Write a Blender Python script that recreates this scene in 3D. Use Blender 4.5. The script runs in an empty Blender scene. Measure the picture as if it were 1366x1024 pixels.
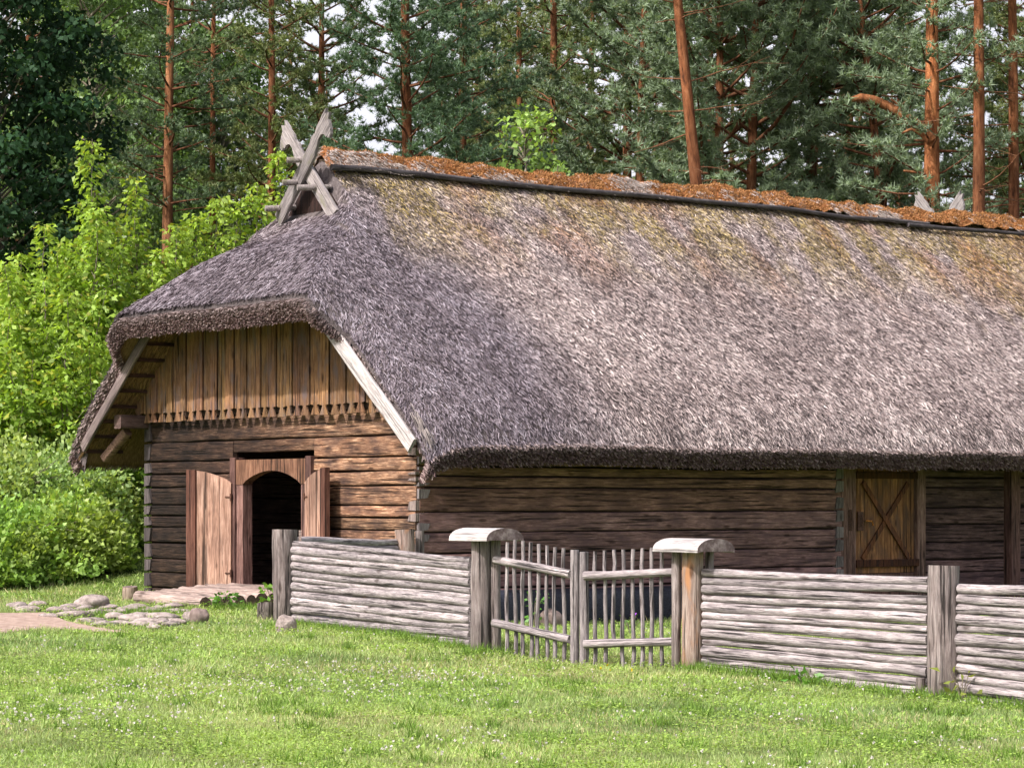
import bpy, math, random
import numpy as np
from mathutils import Vector, Quaternion, Matrix, noise as mnoise

random.seed(7)
RNG = np.random.default_rng(11)
S = bpy.context.scene
COL = S.collection
EYE = 1.65
F = 3473.0          # focal length in photo pixels


def P(px, py, Y):
    """point at distance Y along the view for a measured position in the photo"""
    return Vector(((px - 683) / F * Y, Y, EYE - (py - 668) / F * Y))


def XY(px, Y):
    return (px - 683) / F * Y


# ------------------------------------------------------------------ terrain
CP = [(-6.57, 46.9, 0), (0, 41, -.26), (4.15, 25.1, -.256), (1.93, 28.05, -.167), (-.33, 30.1, -.09), (-3.18, 36.4, -.06),
      (-4, 42, -.03), (0, 18, -.2), (-4, 20, -.1), (5, 20, -.25), (10, 46, -.3), (-8, 40, .0), (-13, 46, .1), (-9.3, 48, .2),
      (-7.6, 52, .75), (-10, 58, 1.0), (-14, 60, 1.3), (0, 65, .8), (15, 65, .5), (6, 35, -.25), (40, 100, 1), (-40, 100, 1.6),
      (0, 120, 1.2), (-40, 60, 1.5), (40, 40, 0), (0, -20, -.2), (30, 10, -.2), (-30, 20, 0), (-9, 30, 0), (.8, 28.6, -.17), (12, 25, -.3)]
_c = np.array(CP, float)


def _phi(r2):
    return np.sqrt(r2 + 4.0)


_A = _phi(((_c[:, None, :2] - _c[None, :, :2]) ** 2).sum(-1))
_w = np.linalg.solve(_A + np.eye(len(_c)) * 1e-6, _c[:, 2] - .2)


def g(X, Y):
    X = np.asarray(X, float); Y = np.asarray(Y, float)
    sh = np.broadcast(X, Y).shape
    X = np.broadcast_to(X, sh).ravel(); Y = np.broadcast_to(Y, sh).ravel()
    Xc = np.clip(X, -60, 60); Yc = np.clip(Y, -20, 130)
    r2 = (Xc[:, None] - _c[None, :, 0]) ** 2 + (Yc[:, None] - _c[None, :, 1]) ** 2
    z = _phi(r2) @ _w + .2
    return z.reshape(sh)


def g1(x, y):
    return float(g(np.array([x]), np.array([y]))[0])


def vnoise(pts, scale, seed=0):
    """value noise in numpy, pts (n,2) or (n,3)"""
    p = np.asarray(pts, float) * scale + seed * 17.31
    d = p.shape[1]
    i = np.floor(p).astype(np.int64); f = p - i
    f = f * f * (3 - 2 * f)
    out = 0
    for c in range(2 ** d):
        w = 1; h = np.zeros(len(p), np.int64)
        for k in range(d):
            b = (c >> k) & 1
            w = w * (f[:, k] if b else 1 - f[:, k])
            h = h + (i[:, k] + b) * [374761393, 668265263, 2147483647 // 3][k]
        h = (h ^ (h >> 13)) * 1274126177
        h = (h ^ (h >> 16)) & 0xffff
        out = out + w * (h / 65535.0)
    return out


def fbm(pts, scale, seed=0, oct=3):
    a = 0; w = .5; t = 0
    for o in range(oct):
        a = a + w * vnoise(pts, scale * 2 ** o, seed + o); t += w; w *= .5
    return a / t


# ------------------------------------------------------------------ materials
def nodes(name):
    m = bpy.data.materials.new(name); m.use_nodes = True
    nt = m.node_tree
    return m, nt, nt.nodes['Principled BSDF'], nt.nodes['Material Output']


def N(nt, t, **kw):
    n = nt.nodes.new(t)
    for k, v in kw.items():
        setattr(n, k, v)
    return n


def ramp(nt, stops):
    r = N(nt, 'ShaderNodeValToRGB')
    e = r.color_ramp.elements
    while len(e) < len(stops):
        e.new(.5)
    for i, (p, c) in enumerate(stops):
        e[i].position = p
        e[i].color = (*c, 1) if len(c) == 3 else c
    return r


def mixc(nt, a, b, fac=1.0, mode='MULTIPLY'):
    m = N(nt, 'ShaderNodeMix', data_type='RGBA', blend_type=mode)
    for sock, v in ((m.inputs[0], fac), (m.inputs[6], a), (m.inputs[7], b)):
        if hasattr(v, 'is_output') or isinstance(v, bpy.types.NodeSocket):
            nt.links.new(v, sock)
        elif isinstance(v, (int, float)):
            sock.default_value = v
        else:
            sock.default_value = (*v, 1)
    return m.outputs[2]


def wood(name, c_dark, c_mid, c_light, axis=0, grain=1.0, rough=.85, crack=.5, bump=.35, stain=None, stain_pos=(.45, .62)):
    """weathered timber with grain along one local axis, tinted per piece by the 'col' attribute"""
    m, nt, bs, out = nodes(name)
    L = nt.links.new
    tc = N(nt, 'ShaderNodeTexCoord'); oi = N(nt, 'ShaderNodeObjectInfo')
    add = N(nt, 'ShaderNodeVectorMath', operation='ADD')
    sc = N(nt, 'ShaderNodeVectorMath', operation='SCALE'); sc.inputs['Scale'].default_value = 37
    comb = N(nt, 'ShaderNodeCombineXYZ')
    for k in range(3):
        L(oi.outputs['Random'], comb.inputs[k])
    L(comb.outputs[0], sc.inputs[0]); L(tc.outputs['Object'], add.inputs[0]); L(sc.outputs[0], add.inputs[1])
    mp = N(nt, 'ShaderNodeMapping')
    s = [26 * grain] * 3; s[axis] = 2.4 * grain
    mp.inputs['Scale'].default_value = s
    L(add.outputs[0], mp.inputs['Vector'])
    n1 = N(nt, 'ShaderNodeTexNoise'); n1.inputs['Scale'].default_value = 1.6; n1.inputs['Detail'].default_value = 7
    n1.inputs['Roughness'].default_value = .72; n1.inputs['Distortion'].default_value = .5
    L(mp.outputs[0], n1.inputs['Vector'])
    r1 = ramp(nt, [(.30, c_dark), (.5, c_mid), (.68, c_light)])
    L(n1.outputs['Fac'], r1.inputs[0])
    # cracks
    mp2 = N(nt, 'ShaderNodeMapping'); s2 = [30 * grain] * 3; s2[axis] = .8 * grain
    mp2.inputs['Scale'].default_value = s2
    L(add.outputs[0], mp2.inputs['Vector'])
    n2 = N(nt, 'ShaderNodeTexNoise'); n2.inputs['Scale'].default_value = 1.0; n2.inputs['Detail'].default_value = 3
    L(mp2.outputs[0], n2.inputs['Vector'])
    r2 = ramp(nt, [(.35, (1 - crack,) * 3), (.44, (1, 1, 1))])
    L(n2.outputs['Fac'], r2.inputs[0])
    c = mixc(nt, r1.outputs[0], r2.outputs[0])
    # broad stains
    n3 = N(nt, 'ShaderNodeTexNoise'); n3.inputs['Scale'].default_value = 1.3; n3.inputs['Detail'].default_value = 4
    L(add.outputs[0], n3.inputs['Vector'])
    r3 = ramp(nt, [(.3, (.62, .6, .6)), (.7, (1.15, 1.12, 1.1))])
    L(n3.outputs['Fac'], r3.inputs[0])
    c = mixc(nt, c, r3.outputs[0])
    if stain:
        n4 = N(nt, 'ShaderNodeTexNoise'); n4.inputs['Scale'].default_value = 2.2; n4.inputs['Detail'].default_value = 6
        mp4 = N(nt, 'ShaderNodeMapping'); s4 = [2.8] * 3; s4[axis] = 1.1; mp4.inputs['Scale'].default_value = s4
        L(add.outputs[0], mp4.inputs['Vector']); L(mp4.outputs[0], n4.inputs['Vector'])
        r4 = ramp(nt, [(stain_pos[0], (0, 0, 0)), (stain_pos[1], (1, 1, 1))])
        L(n4.outputs['Fac'], r4.inputs[0])
        c = mixc(nt, c, stain, r4.outputs[0], 'MIX')
    # knots
    vo = N(nt, 'ShaderNodeTexVoronoi'); mk = N(nt, 'ShaderNodeMapping'); sk = [5.0] * 3; sk[axis] = 1.7; mk.inputs['Scale'].default_value = sk
    L(add.outputs[0], mk.inputs['Vector']); L(mk.outputs[0], vo.inputs['Vector']); vo.inputs['Scale'].default_value = 1.0
    rk = ramp(nt, [(.08, (.28, .24, .22)), (.17, (1, 1, 1))]); L(vo.outputs['Distance'], rk.inputs[0])
    c = mixc(nt, c, rk.outputs[0], .8)
    at = N(nt, 'ShaderNodeAttribute', attribute_name='col')
    c = mixc(nt, c, at.outputs['Color'])
    L(c, bs.inputs['Base Color'])
    bs.inputs['Roughness'].default_value = rough
    bs.inputs['Specular IOR Level'].default_value = .25
    bm = N(nt, 'ShaderNodeBump'); bm.inputs['Strength'].default_value = bump; bm.inputs['Distance'].default_value = .02
    mx = N(nt, 'ShaderNodeMath', operation='ADD'); L(n1.outputs['Fac'], mx.inputs[0]); L(r2.outputs[0], mx.inputs[1])
    L(mx.outputs[0], bm.inputs['Height']); L(bm.outputs[0], bs.inputs['Normal'])
    return m


def attr_mat(name, rough=.8, trans=0.0, spec=.2, mul=(1, 1, 1), tcol=None):
    m, nt, bs, out = nodes(name)
    L = nt.links.new
    at = N(nt, 'ShaderNodeAttribute', attribute_name='col')
    c = mixc(nt, at.outputs['Color'], mul)
    L(c, bs.inputs['Base Color'])
    bs.inputs['Roughness'].default_value = rough
    bs.inputs['Specular IOR Level'].default_value = spec
    if trans > 0:
        tr = N(nt, 'ShaderNodeBsdfTranslucent')
        c2 = mixc(nt, c, tcol or (1.3, 1.25, .55))
        L(c2, tr.inputs['Color'])
        ms = N(nt, 'ShaderNodeMixShader'); ms.inputs[0].default_value = trans
        L(bs.outputs[0], ms.inputs[1]); L(tr.outputs[0], ms.inputs[2]); L(ms.outputs[0], out.inputs['Surface'])
    return m


def noisy(name, stops, scale=6, detail=8, rough=.9, bump=.4, bdist=.03, coord='Object', stretch=(1, 1, 1)):
    m, nt, bs, out = nodes(name)
    L = nt.links.new
    tc = N(nt, 'ShaderNodeTexCoord'); mp = N(nt, 'ShaderNodeMapping'); mp.inputs['Scale'].default_value = stretch
    L(tc.outputs[coord], mp.inputs[0])
    n = N(nt, 'ShaderNodeTexNoise'); n.inputs['Scale'].default_value = scale; n.inputs['Detail'].default_value = detail
    n.inputs['Roughness'].default_value = .65
    L(mp.outputs[0], n.inputs['Vector'])
    r = ramp(nt, stops); L(n.outputs['Fac'], r.inputs[0])
    L(r.outputs[0], bs.inputs['Base Color'])
    bs.inputs['Roughness'].default_value = rough; bs.inputs['Specular IOR Level'].default_value = .2
    b = N(nt, 'ShaderNodeBump'); b.inputs['Strength'].default_value = bump; b.inputs['Distance'].default_value = bdist
    L(n.outputs['Fac'], b.inputs['Height']); L(b.outputs[0], bs.inputs['Normal'])
    return m


GREY = ((.13, .115, .115), (.32, .285, .28), (.54, .50, .49))
M = {}
M['rail'] = wood('grey_rail_wood', (.11, .092, .10), (.36, .322, .335), (.60, .56, .57), 0, 1.35, crack=.85, bump=.8)
M['post'] = wood('grey_post_wood', (.07, .055, .055), (.22, .185, .18), (.40, .36, .355), 2, .8, crack=.8, bump=.8)
M['post_brown'] = wood('brown_post_wood', (.13, .085, .07), (.33, .25, .215), (.48, .41, .37), 2, .8, crack=.7, bump=.7, stain=(.38, .19, .095), stain_pos=(.50, .66))
M['cap'] = wood('cap_wood', (.22, .20, .20), (.46, .435, .435), (.64, .61, .61), 0, 1.0, crack=.6, bump=.5)
M['gable_log'] = wood('gable_log_wood', (.04, .022, .017), (.22, .118, .07), (.58, .38, .25), 0, 1.0, crack=.9, bump=1.0, stain=(.05, .03, .026), stain_pos=(.38, .72))
M['long_log'] = wood('long_log_wood', (.075, .05, .046), (.25, .172, .152), (.44, .33, .295), 1, .95, crack=.88, bump=.9, stain=(.13, .09, .088), stain_pos=(.45, .7))
M['board'] = wood('gable_board_wood', (.07, .035, .018), (.235, .130, .066), (.375, .235, .13), 2, .7, crack=.8, bump=.6, stain=(.145, .108, .098), stain_pos=(.48, .70))
M['frame'] = wood('door_frame_wood', (.045, .026, .024), (.135, .08, .065), (.26, .175, .15), 2, .7, crack=.75, bump=.6)
M['frame_y'] = wood('plate_wood', (.05, .03, .026), (.12, .08, .065), (.22, .16, .14), 1, 1.0, crack=.6)
M['door'] = wood('door_leaf_wood', (.12, .066, .048), (.33, .205, .155), (.52, .37, .30), 2, .6, crack=.8, bump=.7)
M['sidedoor'] = wood('side_door_wood', (.10, .044, .018), (.245, .118, .05), (.38, .21, .10), 2, .9, crack=.8, bump=.6, stain=(.12, .066, .042), stain_pos=(.46, .66))
M['silver'] = wood('silver_board_wood', (.22, .2, .2), (.50, .47, .47), (.74, .71, .71), 0, 1.0, crack=.5)
M['crossing'] = wood('gable_cross_wood', (.12, .105, .105), (.27, .245, .25), (.44, .41, .41), 0, 1.0, crack=.6, stain=(.18, .17, .13), stain_pos=(.58, .68))
M['darkpole'] = wood('dark_pole_wood', (.035, .03, .035), (.07, .062, .068), (.17, .155, .16), 0, 1.0, crack=.5)
M['logend'] = wood('log_end_wood', (.09, .078, .078), (.19, .168, .168), (.32, .29, .285), 2, 1.5, crack=.6)
M['dark_trough'] = wood('dark_trough_wood', (.012, .012, .018), (.030, .032, .05), (.055, .06, .085), 0, 1.0, crack=.5, rough=.7)
M['decklog'] = wood('deck_log_wood', (.13, .09, .078), (.31, .24, .215), (.47, .395, .36), 0, 1.0, crack=.7)
M['endgrain'] = noisy('dark_end_grain', [(.3, (.035, .026, .022)), (.7, (.14, .10, .085))], 14)
M['capend'] = noisy('cap_end_grain', [(.3, (.06, .042, .04)), (.5, (.15, .11, .105)), (.7, (.34, .28, .27))], 9)
M['iron'] = noisy('rusted_iron', [(.3, (.04, .02, .015)), (.7, (.13, .06, .04))], 20, rough=.6)
M['stone'] = noisy('field_stone', [(.25, (.10, .08, .074)), (.5, (.29, .24, .225)), (.75, (.46, .40, .38))], 9, bump=1.0, bdist=.05)
M['stone_dark'] = noisy('dark_field_stone', [(.25, (.10, .07, .065)), (.6, (.22, .17, .155)), (.8, (.33, .27, .25))], 6, bump=.6)
M['straw'] = attr_mat('straw', .75, .12, .25, tcol=(1.1, 1.0, .9))
M['moss'] = attr_mat('moss', .95, .1, .05)
M['thatch_base'] = noisy('thatch_base', [(.3, (.05, .04, .04)), (.7, (.16, .135, .135))], 20, bump=.8)
M['thatch_under'] = noisy('thatch_underside', [(.3, (.07, .042, .022)), (.5, (.17, .105, .055)), (.75, (.32, .21, .115))], 5, bump=.8, stretch=(2, 12, 2))
M['moss_base'] = noisy('moss_base', [(.3, (.10, .04, .018)), (.5, (.30, .12, .045)), (.72, (.38, .30, .25))], 4, bump=1, bdist=.08)
M['bark'] = None
M['leaf'] = attr_mat('broad_leaf', .45, .45, .4)
M['leaf_dark'] = attr_mat('dark_leaf', .6, .3, .15)
M['needle'] = attr_mat('pine_needle', .5, .3, .35, tcol=(1.2, 1.25, .6))
M['blade'] = attr_mat('grass_blade', .6, .35, .25)
M['petal'] = attr_mat('petal', .7, .3, .2, tcol=(1, 1, 1))
M['soil'] = noisy('sandy_soil', [(.25, (.17, .115, .09)), (.5, (.325, .235, .195)), (.75, (.45, .35, .30))], 7, 12, bump=.8, stretch=(1, .6, 1))
M['earth_floor'] = noisy('earth_floor', [(.3, (.03, .025, .02)), (.7, (.07, .055, .045))], 4)
M['stem'] = noisy('stem_bark', [(.3, (.10, .085, .06)), (.7, (.24, .21, .16))], 12)


def bark_mat():
    m, nt, bs, out = nodes('pine_bark')
    L = nt.links.new
    tc = N(nt, 'ShaderNodeTexCoord'); mp = N(nt, 'ShaderNodeMapping'); mp.inputs['Scale'].default_value = (7, 7, 1.6)
    L(tc.outputs['Object'], mp.inputs[0])
    n = N(nt, 'ShaderNodeTexNoise'); n.inputs['Scale'].default_value = 1.5; n.inputs['Detail'].default_value = 8; n.inputs['Roughness'].default_value = .7
    L(mp.outputs[0], n.inputs['Vector'])
    r = ramp(nt, [(.32, (.07, .032, .02)), (.5, (.32, .135, .06)), (.7, (.52, .27, .14))]); L(n.outputs['Fac'], r.inputs[0])
    at = N(nt, 'ShaderNodeAttribute', attribute_name='col')
    c = mixc(nt, r.outputs[0], at.outputs['Color'])
    L(c, bs.inputs['Base Color']); bs.inputs['Roughness'].default_value = .9; bs.inputs['Specular IOR Level'].default_value = .15
    b = N(nt, 'ShaderNodeBump'); b.inputs['Strength'].default_value = .8; b.inputs['Distance'].default_value = .04
    L(n.outputs['Fac'], b.inputs['Height']); L(b.outputs[0], bs.inputs['Normal'])
    return m


M['bark'] = bark_mat()


def ground_mat():
    m, nt, bs, out = nodes('meadow_soil')
    L = nt.links.new
    ge = N(nt, 'ShaderNodeNewGeometry')
    n = N(nt, 'ShaderNodeTexNoise'); n.inputs['Scale'].default_value = .8; n.inputs['Detail'].default_value = 8
    L(ge.outputs['Position'], n.inputs['Vector'])
    r = ramp(nt, [(.3, (.055, .10, .02)), (.5, (.10, .16, .035)), (.7, (.17, .22, .06))]); L(n.outputs['Fac'], r.inputs[0])
    n2 = N(nt, 'ShaderNodeTexNoise'); n2.inputs['Scale'].default_value = 18; n2.inputs['Detail'].default_value = 4
    L(ge.outputs['Position'], n2.inputs['Vector'])
    r2 = ramp(nt, [(.3, (.55, .55, .5)), (.7, (1.25, 1.2, 1.1))]); L(n2.outputs['Fac'], r2.inputs[0])
    c = mixc(nt, r.outputs[0], r2.outputs[0])
    sep = N(nt, 'ShaderNodeSeparateXYZ'); L(ge.outputs['Position'], sep.inputs[0])
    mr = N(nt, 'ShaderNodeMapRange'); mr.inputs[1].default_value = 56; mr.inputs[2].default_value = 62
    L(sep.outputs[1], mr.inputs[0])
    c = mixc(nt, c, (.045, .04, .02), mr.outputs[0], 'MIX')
    L(c, bs.inputs['Base Color']); bs.inputs['Roughness'].default_value = .95; bs.inputs['Specular IOR Level'].default_value = .1
    b = N(nt, 'ShaderNodeBump'); b.inputs['Strength'].default_value = .6; b.inputs['Distance'].default_value = .03
    L(n2.outputs['Fac'], b.inputs['Height']); L(b.outputs[0], bs.inputs['Normal'])
    return m


M['ground'] = ground_mat()


# ------------------------------------------------------------------ object helpers
def tag(o, label=None, cat=None, group=None, kind=None):
    for k, v in (('label', label), ('category', cat), ('group', group), ('kind', kind)):
        if v:
            o[k] = v
    return o


def thing(name, loc, label, cat, group=None, rz=0):
    o = bpy.data.objects.new(name, None)
    COL.objects.link(o)
    o.location = loc; o.rotation_euler = (0, 0, rz)
    o.empty_display_size = .2
    return tag(o, label, cat, group)


class MB:
    """collects shapes into one mesh with a per-vertex 'col' tint and material slots"""

    def __init__(s):
        s.v = []; s.f = []; s.c = []; s.m = []; s.sm = []

    def add(s, verts, faces, col=(1, 1, 1), mi=0, smooth=True):
        b = len(s.v)
        s.v += [tuple(p) for p in verts]
        s.c += [tuple(col(p)) for p in verts] if callable(col) else [tuple(col)] * len(verts)
        for f in faces:
            s.f.append([b + i for i in f]); s.m.append(mi); s.sm.append(smooth)

    def sweep(s, pts, rad, n=10, col=(1, 1, 1), mi=0, expo=1.0, jit=0.0, capm=None, up=None, seed=None):
        """tube along pts; rad scalar/list of scalar or (rx, rz); expo<1 squares the section"""
        pts = [Vector(p) for p in pts]
        k = len(pts)
        rnd = random.Random(seed) if seed is not None else random
        V = []
        ups = Vector(up) if up else None
        if ups is None:
            d = (pts[-1] - pts[0]).normalized()
            ups = Vector((0, 0, 1)) if abs(d.z) < .8 else Vector((0, 1, 0))
        ang = [2 * math.pi * (j + .5) / n for j in range(n)]
        jj = [1 + rnd.uniform(-jit, jit) * .5 for _ in range(n)]
        for i, p in enumerate(pts):
            t = (pts[min(i + 1, k - 1)] - pts[max(i - 1, 0)]).normalized()
            b = t.cross(ups)
            b = b.normalized() if b.length > 1e-6 else Vector((1, 0, 0))
            nn = b.cross(t)
            r = rad[i] if isinstance(rad, (list, tuple)) and not (len(rad) == 2 and k != 2 and isinstance(rad[0], (int, float))) else rad
            rx, rz = r if isinstance(r, (tuple, list)) else (r, r)
            for j, a in enumerate(ang):
                ca, sa = math.cos(a), math.sin(a)
                if expo != 1.0:
                    ca = math.copysign(abs(ca) ** expo, ca); sa = math.copysign(abs(sa) ** expo, sa)
                q = jj[j] * (1 + rnd.uniform(-jit, jit) * .4)
                V.append(p + b * (rx * ca * q) + nn * (rz * sa * q))
        Fc = []
        for i in range(k - 1):
            for j in range(n):
                a = i * n + j; b2 = i * n + (j + 1) % n
                Fc.append((a, a + n, b2 + n, b2))
        s.add(V, Fc, col, mi, True)
        cm = mi if capm is None else capm
        s.add(V[:n], [list(range(n))], col, cm, False)
        s.add(V[-n:], [list(range(n - 1, -1, -1))], col, cm, False)

    def box(s, lo, hi, col=(1, 1, 1), mi=0, jit=0):
        (x0, y0, z0), (x1, y1, z1) = lo, hi
        V = [(x, y, z) for x in (x0, x1) for y in (y0, y1) for z in (z0, z1)]
        if jit:
            V = [tuple(c + random.uniform(-jit, jit) for c in p) for p in V]
        s.add(V, [(0, 1, 3, 2), (4, 6, 7, 5), (0, 4, 5, 1), (2, 3, 7, 6), (0, 2, 6, 4), (1, 5, 7, 3)], col, mi, False)

    def prism(s, poly, plane, d0, d1, col=(1, 1, 1), mi=0, mside=None):
        """polygon in a plane ('xz','yz','xy') extruded along the third axis d0..d1"""
        def mk(p, d):
            a, b = p
            return {'xz': (a, d, b), 'yz': (d, a, b), 'xy': (a, b, d)}[plane]
        n = len(poly)
        A = [mk(p, d0) for p in poly]; B = [mk(p, d1) for p in poly]
        s.add(A, [list(range(n))], col, mi, False)
        s.add(B, [list(range(n - 1, -1, -1))], col, mi, False)
        V = A + B
        s.add(V, [(i, (i + 1) % n, n + (i + 1) % n, n + i) for i in range(n)], col, mi if mside is None else mside, False)

    def build(s, name, mats, parent=None, loc=None, rot=None, bevel=0):
        me = bpy.data.meshes.new(name)
        me.from_pydata(s.v, [], s.f)
        mats = mats if isinstance(mats, (list, tuple)) else [mats]
        for m in mats:
            me.materials.append(m)
        me.polygons.foreach_set('material_index', s.m)
        me.polygons.foreach_set('use_smooth', s.sm)
        a = me.attributes.new('col', 'FLOAT_COLOR', 'POINT')
        a.data.foreach_set('color', np.c_[np.array(s.c, float), np.ones(len(s.c))].ravel())
        import bmesh
        bm = bmesh.new(); bm.from_mesh(me)
        bmesh.ops.recalc_face_normals(bm, faces=bm.faces)
        bm.to_mesh(me); bm.free()
        me.update()
        o = bpy.data.objects.new(name, me)
        COL.objects.link(o)
        if parent:
            o.parent = parent
        if loc is not None:
            o.location = loc
        if rot is not None:
            o.rotation_mode = 'QUATERNION'; o.rotation_quaternion = rot
        if bevel:
            md = o.modifiers.new('bevel', 'BEVEL'); md.width = bevel; md.segments = 2; md.limit_method = 'ANGLE'
        return o


def npmesh(name, V, C, mat, parent=None, loc=None):
    """V (n,k,3) separate faces, C (n,3) tint"""
    V = np.asarray(V, np.float32)
    n, k, _ = V.shape
    me = bpy.data.meshes.new(name)
    me.vertices.add(n * k); me.vertices.foreach_set('co', V.ravel())
    me.loops.add(n * k); me.loops.foreach_set('vertex_index', np.arange(n * k, dtype=np.int32))
    me.polygons.add(n); me.polygons.foreach_set('loop_start', np.arange(0, n * k, k, dtype=np.int32))
    try:
        me.polygons.foreach_set('loop_total', np.full(n, k, np.int32))
    except Exception:
        pass
    me.materials.append(mat)
    a = me.attributes.new('col', 'FLOAT_COLOR', 'POINT')
    cc = np.repeat(np.c_[C, np.ones(n)], k, axis=0).astype(np.float32)
    a.data.foreach_set('color', cc.ravel())
    me.update(calc_edges=True)
    o = bpy.data.objects.new(name, me)
    COL.objects.link(o)
    if parent:
        o.parent = parent
    if loc is not None:
        o.location = loc
    return o


def unit(a):
    return a / (np.linalg.norm(a, axis=-1, keepdims=True) + 1e-9)


def rnd_dir(n):
    return unit(RNG.normal(size=(n, 3)))


def leaves(c, d, L, w, fold=.15):
    """diamond leaves from base c along d"""
    c = np.asarray(c); d = unit(d); n = len(c)
    s = unit(np.cross(d, rnd_dir(n)))
    nn = np.cross(d, s)
    L = np.broadcast_to(L, n)[:, None]; w = np.broadcast_to(w, n)[:, None]
    mid = c + d * L * .42
    return np.stack([c, mid + s * w + nn * L * fold, c + d * L, mid - s * w + nn * L * fold], 1)


def tris(c, d, L, w):
    c = np.asarray(c); d = unit(d); n = len(c)
    s = unit(np.cross(d, rnd_dir(n)))
    L = np.broadcast_to(L, n)[:, None]; w = np.broadcast_to(w, n)[:, None]
    return np.stack([c - s * w, c + s * w, c + d * L], 1)


def lin_piece(name, p0, p1, r, mat, parent, base, r1=None, seg=7, n=10, wob=.012, jit=.06, capm=None, expo=1.0, tint=None, seed=None, up=None):
    """round timber from p0 to p1 (world), built along local X so the grain runs along it"""
    p0 = Vector(p0); p1 = Vector(p1); d = p1 - p0; L = d.length
    rn = random.Random(seed if seed is not None else random.random())
    r1 = r if r1 is None else r1
    mb = MB()
    pts = []; rr = []
    ph = rn.uniform(0, 6); ph2 = rn.uniform(0, 6)
    for i in range(seg + 1):
        t = i / seg
        e = 0 if i in (0, seg) else 1
        pts.append((L * t, e * wob * math.sin(ph + 5 * t) + e * rn.uniform(-1, 1) * wob * .4, e * wob * math.sin(ph2 + 4 * t) + e * rn.uniform(-1, 1) * wob * .4))
        rr.append((r + (r1 - r) * t) * (1 + rn.uniform(-jit, jit)))
    t = tint if tint is not None else rn.uniform(.82, 1.1)
    mb.sweep(pts, rr, n, (t, t, t), 0, expo=expo, jit=jit * .6, capm=1 if capm else None, up=up or (0, 0, 1), seed=rn.random())
    q = d.to_track_quat('X', 'Z')
    return mb.build(name, [mat, capm] if capm else [mat], parent, p0 - base, q)


def upright(name, bx, by, z0, z1, r, mat, parent, base, r_top=None, seg=6, n=14, capm=None, lean=(0, 0), jit=.07, tint=1.0, seed=1, expo=1):
    rn = random.Random(seed)
    mb = MB(); pts = []; rr = []
    r_top = r if r_top is None else r_top
    for i in range(seg + 1):
        t = i / seg
        pts.append((lean[0] * t + rn.uniform(-.004, .004), lean[1] * t + rn.uniform(-.004, .004), (z1 - z0) * t))
        rr.append((r + (r_top - r) * t) * (1 + rn.uniform(-.03, .03)))
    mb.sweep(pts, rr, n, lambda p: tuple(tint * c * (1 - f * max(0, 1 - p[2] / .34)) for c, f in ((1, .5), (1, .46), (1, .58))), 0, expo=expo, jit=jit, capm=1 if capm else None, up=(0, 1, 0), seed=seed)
    return mb.build(name, [mat, capm] if capm else [mat], parent, Vector((bx, by, z0)) - base)


def stone(name, loc, size, label, mat, group=None, rz=0, seed=0, flat=.6, sink=.25):
    import bmesh
    bm = bmesh.new(); bmesh.ops.create_icosphere(bm, subdivisions=3, radius=1)
    off = Vector((seed * 3.1, seed * 1.7, seed * .9))
    for v in bm.verts:
        k = 1 + .32 * (mnoise.noise(v.co * 1.1 + off)) + .10 * mnoise.noise(v.co * 3.5 + off)
        v.co = Vector((v.co.x * size[0], v.co.y * size[1], v.co.z * size[2])) * k
    me = bpy.data.meshes.new(name); bm.to_mesh(me); bm.free()
    me.materials.append(mat)
    for p in me.polygons:
        p.use_smooth = True
    o = bpy.data.objects.new(name, me); COL.objects.link(o)
    o.location = (loc[0], loc[1], loc[2] + size[2] * (1 - 2 * sink)); o.rotation_euler = (0, 0, rz)
    return tag(o, label, 'stone', group)


# ------------------------------------------------------------------ camera, world, sun
cam = bpy.data.objects.new('camera', bpy.data.cameras.new('camera')); COL.objects.link(cam)
cam.location = (0, 0, EYE); cam.rotation_euler = (math.radians(90), 0, 0)
cam.data.sensor_fit = 'HORIZONTAL'; cam.data.sensor_width = 36; cam.data.lens = 36 * F / 1366
cam.data.shift_y = 156 / 1366
cam.data.clip_end = 6000
S.camera = cam

SUN_EL = math.radians(47)
sun_h = Vector((-.74, -.67)).normalized()
sdir = Vector((sun_h.x * math.cos(SUN_EL), sun_h.y * math.cos(SUN_EL), math.sin(SUN_EL)))
W = bpy.data.worlds.new('World'); S.world = W; W.use_nodes = True
wn = W.node_tree
sky = wn.nodes.new('ShaderNodeTexSky'); sky.sky_type = 'NISHITA'; sky.sun_disc = False
sky.sun_elevation = SUN_EL; sky.sun_rotation = math.atan2(sun_h.x, sun_h.y)
sky.air_density = .8; sky.dust_density = 7.0; sky.ozone_density = 1.0
bg = wn.nodes['Background']; bg.inputs['Strength'].default_value = .15
# bright hazy cloud banked low round the sky
wtc = wn.nodes.new('ShaderNodeTexCoord'); wsep = wn.nodes.new('ShaderNodeSeparateXYZ'); wn.links.new(wtc.outputs['Generated'], wsep.inputs[0])
wno = wn.nodes.new('ShaderNodeTexNoise'); wno.inputs['Scale'].default_value = 3.0; wno.inputs['Detail'].default_value = 6
wmp = wn.nodes.new('ShaderNodeMapping'); wmp.inputs['Scale'].default_value = (1, 1, 2.5); wn.links.new(wtc.outputs['Generated'], wmp.inputs[0]); wn.links.new(wmp.outputs[0], wno.inputs['Vector'])
wmr = wn.nodes.new('ShaderNodeMapRange'); wmr.inputs[1].default_value = .75; wmr.inputs[2].default_value = .12; wmr.inputs[3].default_value = .12; wmr.inputs[4].default_value = .95
wn.links.new(wsep.outputs[2], wmr.inputs[0])
wrr = wn.nodes.new('ShaderNodeMapRange'); wrr.inputs[1].default_value = .34; wrr.inputs[2].default_value = .56; wrr.inputs[3].default_value = .55; wrr.inputs[4].default_value = 1.0
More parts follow.
